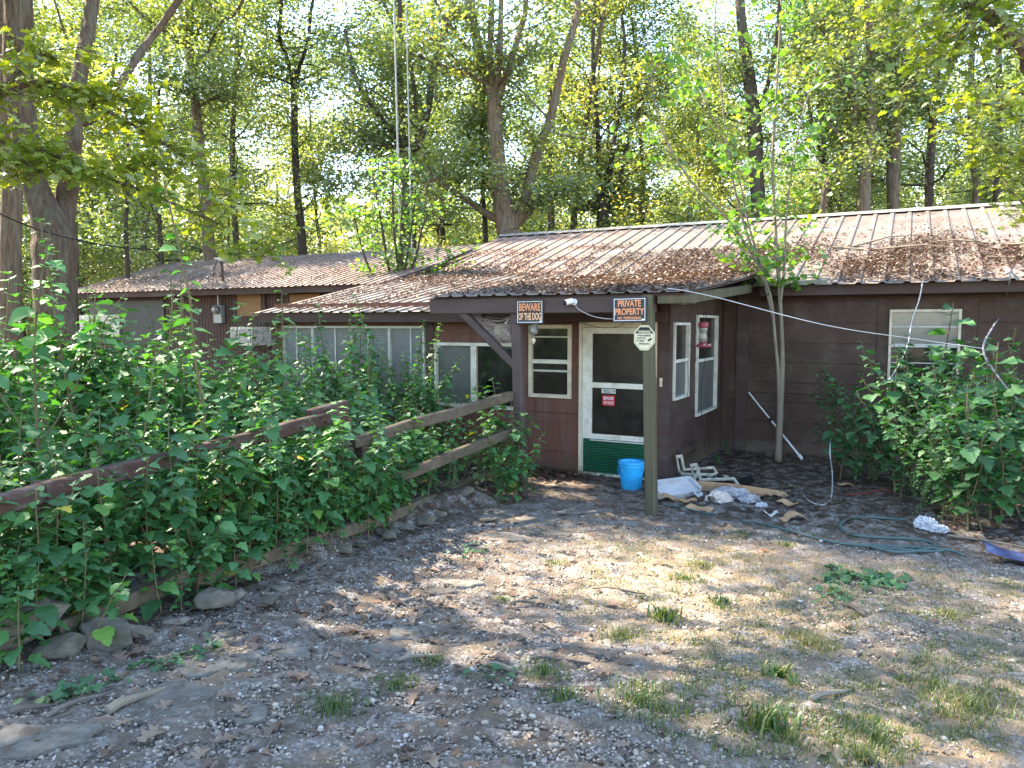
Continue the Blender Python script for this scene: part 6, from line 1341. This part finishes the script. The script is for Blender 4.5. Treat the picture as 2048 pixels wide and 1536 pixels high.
tree('spreading_tree', 'dark many-stemmed tree behind the antenna masts', 24, [[(818, 520, 30), (818, 400, 28), (815, 300, 26)], [(812, 300, 13), (793, 273, 12), (749, 219, 11), (711, 154, 9), (690, 60, 6)], [(813, 300, 13), (805, 256, 12), (797, 103, 11), (800, 0, 9)], [(820, 300, 15), (838, 285, 15), (858, 205, 14), (869, 120, 13), (910, 0, 11)], [(836, 280, 9), (832, 220, 8), (815, 100, 8), (765, 0, 7)]], M['bark_dark'], z0=5, nb=11, Lr=(1, 3.0), tone=(0, .75), seed=5)
tree('wolf_oak', 'big dark oak forking low into many limbs behind the roof ridge', 22, [[(1020, 490, 50), (1018, 470, 46), (1012, 440, 46), (1000, 370, 33), (992, 280, 30), (988, 190, 28)], [(986, 195, 20), (965, 140, 19), (950, 60, 20), (940, 0, 20)], [(990, 195, 14), (980, 120, 12), (983, 0, 12)], [(992, 190, 12), (1000, 110, 11), (1002, 0, 10)], [(996, 200, 13), (1020, 130, 12), (1040, 60, 12), (1052, 0, 11)], [(1022, 450, 24), (1042, 425, 22), (1075, 300, 19), (1100, 240, 17), (1125, 130, 16), (1148, 50, 14), (1155, 0, 13)], [(1008, 445, 18), (970, 425, 15), (935, 400, 13), (890, 372, 12), (868, 358, 9), (835, 390, 6)], [(1030, 450, 20), (1060, 418, 18), (1090, 395, 14), (1110, 388, 9)], [(940, 150, 8), (880, 130, 7), (815, 105, 5)], [(945, 110, 9), (900, 50, 8), (870, 0, 6)]], M['bark'], z0=5.2, nb=7, Lr=(.9, 2.6), tone=(.15, 1.02), seed=6, sway=.015)
tree('clump_tree', 'dark low-forking tree right of the big oak', 27, [[(1206, 470, 28), (1208, 420, 25), (1208, 395, 24)], [(1204, 400, 12), (1198, 340, 11), (1195, 250, 9), (1185, 120, 8), (1190, 0, 7)], [(1210, 400, 12), (1218, 350, 11), (1230, 270, 9), (1250, 100, 7), (1240, 0, 6)], [(1216, 405, 12), (1238, 360, 11), (1258, 280, 9), (1300, 150, 7)]], M['bark_dark'], z0=4.5, nb=9, seed=7, tone=(.1, 1.01))
tree('thick_tree', 'thick rough trunk standing directly behind the porch sapling', 24, [[(1516, 445, 27), (1512, 340, 27), (1508, 240, 28), (1492, 110, 22), (1480, 0, 18)], [(1510, 250, 12), (1540, 150, 10), (1560, 0, 8)]], M['bark_dark'], z0=4.5, nb=12, seed=8)
tree('crooked_tree', 'mossy trunk with a crooked thin side stem above the main roof', 22, [[(1729, 435, 23), (1727, 340, 26), (1736, 290, 24), (1741, 240, 22), (1741, 150, 18), (1736, 20, 13)], [(1722, 305, 11), (1707, 262, 10), (1711, 190, 9), (1703, 137, 8), (1704, 20, 8)], [(1708, 140, 8), (1680, 100, 7), (1635, 50, 5)], [(1712, 210, 6), (1680, 160, 5), (1655, 130, 4)]], M['bark'], z0=5, nb=10, seed=9, sway=.01)
tree('stout_tree', 'stout straight trunk right of the crooked mossy one', 23, [[(1785, 425, 23), (1786, 340, 25), (1789, 256, 28), (1790, 190, 20), (1789, 68, 14), (1792, 0, 12)], [(1784, 240, 10), (1762, 215, 9), (1745, 190, 6)], [(1783, 200, 8), (1760, 195, 6)]], M['bark'], z0=5, nb=12, seed=10, sway=.01)
tree('leaning_tree', 'thin leaning trunk left of the crooked mossy tree', 22, [[(1642, 430, 12), (1669, 342, 10), (1690, 290, 9), (1660, 250, 6)]], M['bark'], z0=3.5, nb=8, Lr=(.6, 1.5), seed=11)
tree('slim_tree', 'slim trunk near the right edge above the ridge', 25, [[(1952, 420, 13), (1946, 330, 12), (1940, 200, 10), (1950, 0, 9)]], M['bark'], z0=5, nb=12, seed=12)
tree('slim_tree', 'slim trunk closest to the right edge above the ridge', 25, [[(1994, 420, 16), (1996, 330, 14), (1998, 160, 12), (1990, 0, 10)]], M['bark_dark'], z0=5, nb=12, seed=13)
tree('thin_tree', 'thin dark trunk just left of the big low-forking oak', 23, [[(972, 500, 11), (966, 390, 9), (964, 290, 8), (970, 150, 5)], [(966, 300, 4), (940, 275, 4), (925, 262, 3)], [(968, 380, 5), (985, 350, 4), (990, 320, 3)]], M['bark_dark'], z0=4, nb=6, Lr=(.6, 1.6), seed=14)
tree('thin_tree', 'thin trunk between the big oak and the low-forking tree', 28, [[(1102, 470, 14), (1100, 380, 13), (1098, 250, 11), (1105, 60, 8)]], M['bark'], z0=4, nb=8, Lr=(.8, 2), seed=15)
tree('thin_tree', 'thin dark trunk right of the massive forked oak', 19, [[(150, 600, 11), (150, 480, 10), (152, 330, 8), (150, 160, 6)]], M['bark_dark'], z0=4, nb=8, Lr=(.8, 2), seed=16)
tree('thin_tree', 'thin dark trunk above the annex roof end', 21, [[(254, 520, 9), (252, 440, 8), (258, 330, 7), (250, 200, 5)]], M['bark_dark'], z0=3.5, nb=8, Lr=(.8, 2), seed=17)
tree('thin_tree', 'second thin trunk above the annex roof end', 24, [[(322, 520, 11), (318, 430, 9), (310, 320, 8), (318, 180, 6)]], M['bark_dark'], z0=3.5, nb=8, Lr=(.8, 2), seed=18)

# near sunlit oak bough on the left, with lobed leaves: it belongs to an oak standing left of the frame
rr = np.random.default_rng(33); k = MB(); leaves = []; e = empty('bough_oak', (-11.2, 3.2, 0)); base = np.array((-11.2, 3.2, 0.)); tag(e, 'oak whose sunlit yellow-green bough hangs in from the left edge', 'tree')
tr = spline([np.array((0, 0, -.2)), np.array((.1, .1, 3.)), np.array((.3, .2, 6.)), np.array((.1, .5, 9.5)), np.array((0, .6, 13.))]); k.tube(tr, np.linspace(.24, .08, len(tr)), 10, jit=.06)
limbs(rr, k, leaves, tr, np.linspace(.24, .08, len(tr)), 9.0, 7, (1.5, 3), .16, 40, .4, (.2, .9))
for st in ([(-60, 190, 9.2), (90, 160, 9.6), (190, 210, 9.9), (300, 270, 10.2), (390, 330, 10.4), (455, 390, 10.5)], [(-60, 190, 9.2), (60, 120, 9.8), (110, 100, 10.0)], [(-60, 260, 9.0), (80, 300, 9.3), (200, 350, 9.6), (330, 400, 9.9), (480, 470, 10.2), (520, 510, 10.4)], [(150, 190, 9.7), (230, 190, 10.0), (280, 230, 10.1)], [(-60, 300, 8.8), (40, 330, 9.0), (120, 345, 9.3)], [(200, 350, 9.6), (260, 330, 10), (340, 330, 10.3)]):
    P = [np.array(at(px, py, d)) - base for px, py, d in st]; P = [np.array((.2, .2, 5.2))] + P if st[0][0] < 0 else P; Q = spline(P, 3); k.tube(Q, np.linspace(.045 if st[0][0] < 0 else .02, .006, len(Q)), 6, caps=False)
    for p in Q[3 if st[0][0] < 0 else 1:]:
        for _ in range(5):
            a = rr.uniform(0, 6.28); tw = branch_path(rr, p, (math.cos(a), math.sin(a), rr.uniform(-.2, .4)), rr.uniform(.3, .75), 4, up=-.02); k.tube(tw, np.linspace(.006, .002, 4), 3, caps=False); spray(rr, tw, 9, .07, .155, leaves, (.35, .97), .3, flat=.9)
link('trunk', k.mesh('trunk', M['bark'], smooth=True), e); link('crown', crown_mesh(leaves, 'oak', M['oak_leaf']), e)

# oak out of frame on the right whose limb and leaves reach in at the top right
rr = np.random.default_rng(35); k = MB(); leaves = []; base = np.array((4.6, 8.2, 0.)); e = empty('overhanging_oak', base); tag(e, 'oak whose thick bare limb crosses the top right corner', 'tree')
tr = spline([np.array((0, 0, -.2)), np.array((.0, .1, 2.5)), np.array((-.1, .2, 5)), np.array((.1, .1, 9)), np.array((0, 0, 13.))]); k.tube(tr, np.linspace(.26, .08, len(tr)), 12, jit=.06)
limbs(rr, k, leaves, tr, np.linspace(.26, .08, len(tr)), 8.0, 12, (1.5, 3.2), .16, 36, .38, (.1, .8))
P = [np.array((0, .15, 3.6)), np.array(at(2150, 170, 8.0)) - base, np.array(at(2048, 92, 8.0)) - base, np.array(at(1995, 45, 8.0)) - base, np.array(at(1945, 0, 8.1)) - base, np.array(at(1850, -120, 8.4)) - base, np.array(at(1700, -260, 8.8)) - base]
Q = spline(P, 4); k.tube(Q, np.interp(np.linspace(0, 1, len(Q)), (0, .5, 1), (.10, .066, .03)), 10, jit=.05)
for p in Q[13:]:
    for _ in range(7):
        a = rr.uniform(0, 6.28); tw = branch_path(rr, p, (math.cos(a), math.sin(a), rr.uniform(-.7, .2)), rr.uniform(.5, 1.5), 4, up=-.04); k.tube(tw, np.linspace(.01, .003, 4), 3, caps=False); spray(rr, tw, 22, .14, .135, leaves, (.1, .8), .2, flat=.9)
for st in ([(2120, 330, 8.6), (2010, 300, 9.0), (1900, 262, 9.4)], [(2130, 260, 8.8), (2000, 215, 9.2), (1920, 200, 9.5)], [(2140, 430, 9.0), (2040, 400, 9.3), (1990, 330, 9.5)]):
    P = [np.array((0, .1, 3.0))] + [np.array(at(*s)) - base for s in st]; Q = spline(P, 4); k.tube(Q, np.linspace(.03, .006, len(Q)), 6, caps=False)
    for p in Q[5:]:
        for _ in range(4):
            a = rr.uniform(0, 6.28); tw = branch_path(rr, p, (math.cos(a), math.sin(a), rr.uniform(-.3, .3)), rr.uniform(.25, .6), 4, up=-.02); k.tube(tw, np.linspace(.005, .002, 4), 3, caps=False); spray(rr, tw, 8, .08, .12, leaves, (.35, .95), .2, flat=.9)
link('trunk', k.mesh('trunk', M['bark'], smooth=True), e); link('crown', crown_mesh(leaves, 'oak', M['oak_leaf']), e)

# sapling in front of the main wall
def sapling(label, d, base_px, stems, seed, nside, ls, nl, Lr, name='sapling', barkm=None, z0=2.3, extra=(), spread=.10, grow=1.5):
    rr = np.random.default_rng(seed); b = at(*base_px, d); bz = G(b.x, b.y); base = Vector((b.x, b.y, bz)); e = empty(name, base); tag(e, label, 'tree'); k = MB(); leaves = []
    for si, st in enumerate(stems):
        P = [np.array(at(px, py, dd)) - np.array(base) for px, py, w_, dd in st]; W = [w_ * d / FPX / 2 for _, _, w_, _ in st]
        if si == 0: P[0][2] = -.1
        if st[-1][1] < 40: P.append(P[-1] + np.array([rr.normal(0, .2), rr.normal(0, .2), grow])); W.append(W[-1] * .4)
        Q = spline(P, 4); Wq = np.interp(np.linspace(0, 1, len(Q)), np.linspace(0, 1, len(W)), W); k.tube(Q, Wq, 9, jit=.05)
        Qa = np.array(Q); okk = [i for i in range(len(Q)) if Qa[i][2] > z0]
        for _ in range(nside if okk else 0):
            i = okk[rr.integers(0, len(okk))]; a = rr.uniform(0, 6.28); L = rr.uniform(*Lr); br = branch_path(rr, Q[i], (math.cos(a), math.sin(a), rr.uniform(.0, .8)), L, 5, up=.0); k.tube(br, np.linspace(.008, .002, 5), 4, caps=False); spray(rr, br, nl, spread, ls, leaves, (.1, .95), .1, flat=.8)
    link('trunk', k.mesh('trunk', barkm or M['bark_pale'], smooth=True), e); link('crown', crown_mesh(leaves, 'heart', M['sapling_leaf']), e); return e
D = 11.1
sapling('pale slender sapling rising past the eave in front of the main wall', D, (1556, 912), [[(1556, 912, 14, D), (1560, 830, 13, D), (1564, 740, 11, D), (1564, 690, 9, D), (1560, 600, 8, D), (1552, 480, 7, D), (1545, 330, 6, D), (1552, 200, 5, D), (1560, 60, 4, D), (1563, 10, 3, D)], [(1559, 840, 8, D), (1557, 760, 8, D), (1550, 680, 7, D), (1540, 590, 6, D), (1512, 520, 6, D), (1480, 420, 5, D), (1455, 300, 4, D - .2), (1440, 150, 3, D - .3), (1430, 30, 2.5, D - .4)], [(1546, 640, 5, D), (1520, 540, 4.5, D), (1460, 445, 4, D - .2), (1380, 360, 4, D - .4), (1320, 250, 3, D - .5), (1300, 130, 2, D - .6)], [(1560, 610, 6, D), (1568, 540, 5, D - .1), (1575, 400, 4, D - .2), (1600, 250, 3, D - .3), (1640, 120, 2, D - .4)], [(1530, 560, 5, D), (1495, 440, 4, D), (1470, 330, 3, D), (1400, 180, 2, D)]], 41, 14, .095, 20, (.4, 1.1), z0=2.5)
# leafy sprouts low on that sapling belong to it already; brushy saplings in the nook behind the wing roof
D = 16.0
sapling('brushy sapling clump growing in the nook behind the wing roof', D, (800, 800), [[(800, 800, 12, D), (800, 600, 10, D), (803, 480, 9, D), (806, 400, 7, D), (808, 330, 5, D)], [(795, 620, 7, D), (775, 520, 6, D), (760, 430, 4, D), (745, 350, 3, D)], [(800, 600, 7, D), (830, 520, 6, D), (850, 440, 4, D), (880, 420, 3, D)], [(795, 620, 6, D), (740, 540, 5, D), (720, 480, 4, D), (708, 430, 3, D)], [(805, 600, 6, D), (790, 480, 5, D), (785, 400, 4, D), (790, 340, 3, D)], [(800, 620, 6, D), (850, 560, 5, D), (900, 520, 4, D - .3), (945, 500, 3, D - .5)], [(798, 600, 5, D), (820, 480, 4, D), (830, 380, 3, D)]], 43, 15, .085, 15, (.3, .8), name='brushy_sapling', barkm=M['bark_dark'], z0=2.2)

# antenna masts behind the wing
for i, (px0, px1, lab) in enumerate(((800, 788, 'taller grey antenna mast left of its twin behind the wing roof'), (823, 812, 'thinner grey antenna mast right of its twin behind the wing roof'))):
    p0 = at(px0, 480, 17.2); p1 = at(px1, 0, 17.2); b = Vector((p0.x, p0.y, 0)); v = (p1 - p0) / (p1.z - p0.z); k = MB(); s0 = b - v * 0; o0 = Vector((p0.x - b.x, p0.y - b.y, 0)) - v * p0.z; o0.z = 0
    e = empty('antenna_mast', b + o0); tag(e, lab, 'antenna mast', 'antenna masts behind the wing')
    rad = .027 if i == 0 else .019
    for j in range(5):
        k = MB(); k.tube([v * (j * 3.0), v * (j * 3.0 + 3.05)], rad - .003 * j, 8); k.build('mast_section', M['grey_metal'], e)
        k = MB(); k.tube([v * (j * 3.0 + 2.95), v * (j * 3.0 + 3.1)], rad + .006 - .003 * j, 8); k.build('coupling', M['grey_metal'], e)

# ------------------------------------------------------------------ labels: things of one group that look alike are told apart by row and order
ORD = ['first', 'second', 'third', 'fourth', 'fifth', 'sixth', 'seventh', 'eighth', 'ninth', 'tenth', 'eleventh', 'twelfth', 'thirteenth', 'fourteenth', 'fifteenth', 'sixteenth', 'seventeenth', 'eighteenth', 'nineteenth', 'twentieth']
ROW = ['nearest', 'second', 'third', 'fourth', 'fifth', 'sixth', 'seventh', 'eighth', 'ninth', 'tenth', 'eleventh', 'twelfth']
inv = CAM_M.inverted(); shared = {}
for o in COL.objects:
    if o.parent is None and o.get('label') and o.get('group'): shared.setdefault((o['group'], o['label']), []).append(o)
NOUN = {'seedlings in front of the fence': ('green seedling', 'on the stone edge before the fence'), 'shoots along the fence line': ('shrub shoot', 'of shoots growing through the timber fence'), 'shrubs in the thicket behind the fence': ('leafy shrub', 'of the thicket behind the fence'), 'crowded seedlings by the fence': ('leafy seedling', 'crowding the near side of the fence'), 'tall shoots before the windows': ('slender shoot', 'before the window bank'), 'stems of the big bush': ('leafy stem', 'of the big right-hand bush'), 'stones edging the planting bed': ('brown edging stone', 'along the planting bed'), 'flagstones sunk in the gravel': ('flat grey flagstone', 'sunk in the gravel'), 'large fallen oak leaves on the gravel': ('curled fallen oak leaf', 'on the gravel'), 'sticks lying on the yard': ('thin twig', 'on the gravel yard'), 'near forest trees behind the house': ('tall leafy oak', 'of woods behind the house'), 'far forest trees behind the house': ('slender tree', 'deep in the woods'), 'understory trees behind the house': ('bushy young tree', 'of understory behind the house'), 'far understory trees': ('young tree', 'far back in the woods'), 'small-leaved shrubs in the thicket': ('small-leaved pale shrub', 'among the thicket'), 'tall seedlings hiding the fence rail': ('tall leafy seedling', 'over the fence top rail'), 'dry stalks in the thicket': ('dry bare stalk', 'in the thicket')}
for (g, l), os_ in shared.items():
    if len(os_) < 2 or g not in NOUN: continue
    cs = [(inv @ o.matrix_basis.translation, o) for o in os_]; cs.sort(key=lambda c: -c[0].z)
    nrow = max(1, math.ceil(len(cs) / 16)); per = math.ceil(len(cs) / nrow); noun, where = NOUN[g]
    for i in range(nrow):
        row = sorted(cs[i * per:(i + 1) * per], key=lambda c: c[0].x / -c[0].z)
        for j, (c, o) in enumerate(row): o['label'] = f"{ORD[j]} {noun} from left in the {ROW[i]} row {where}"
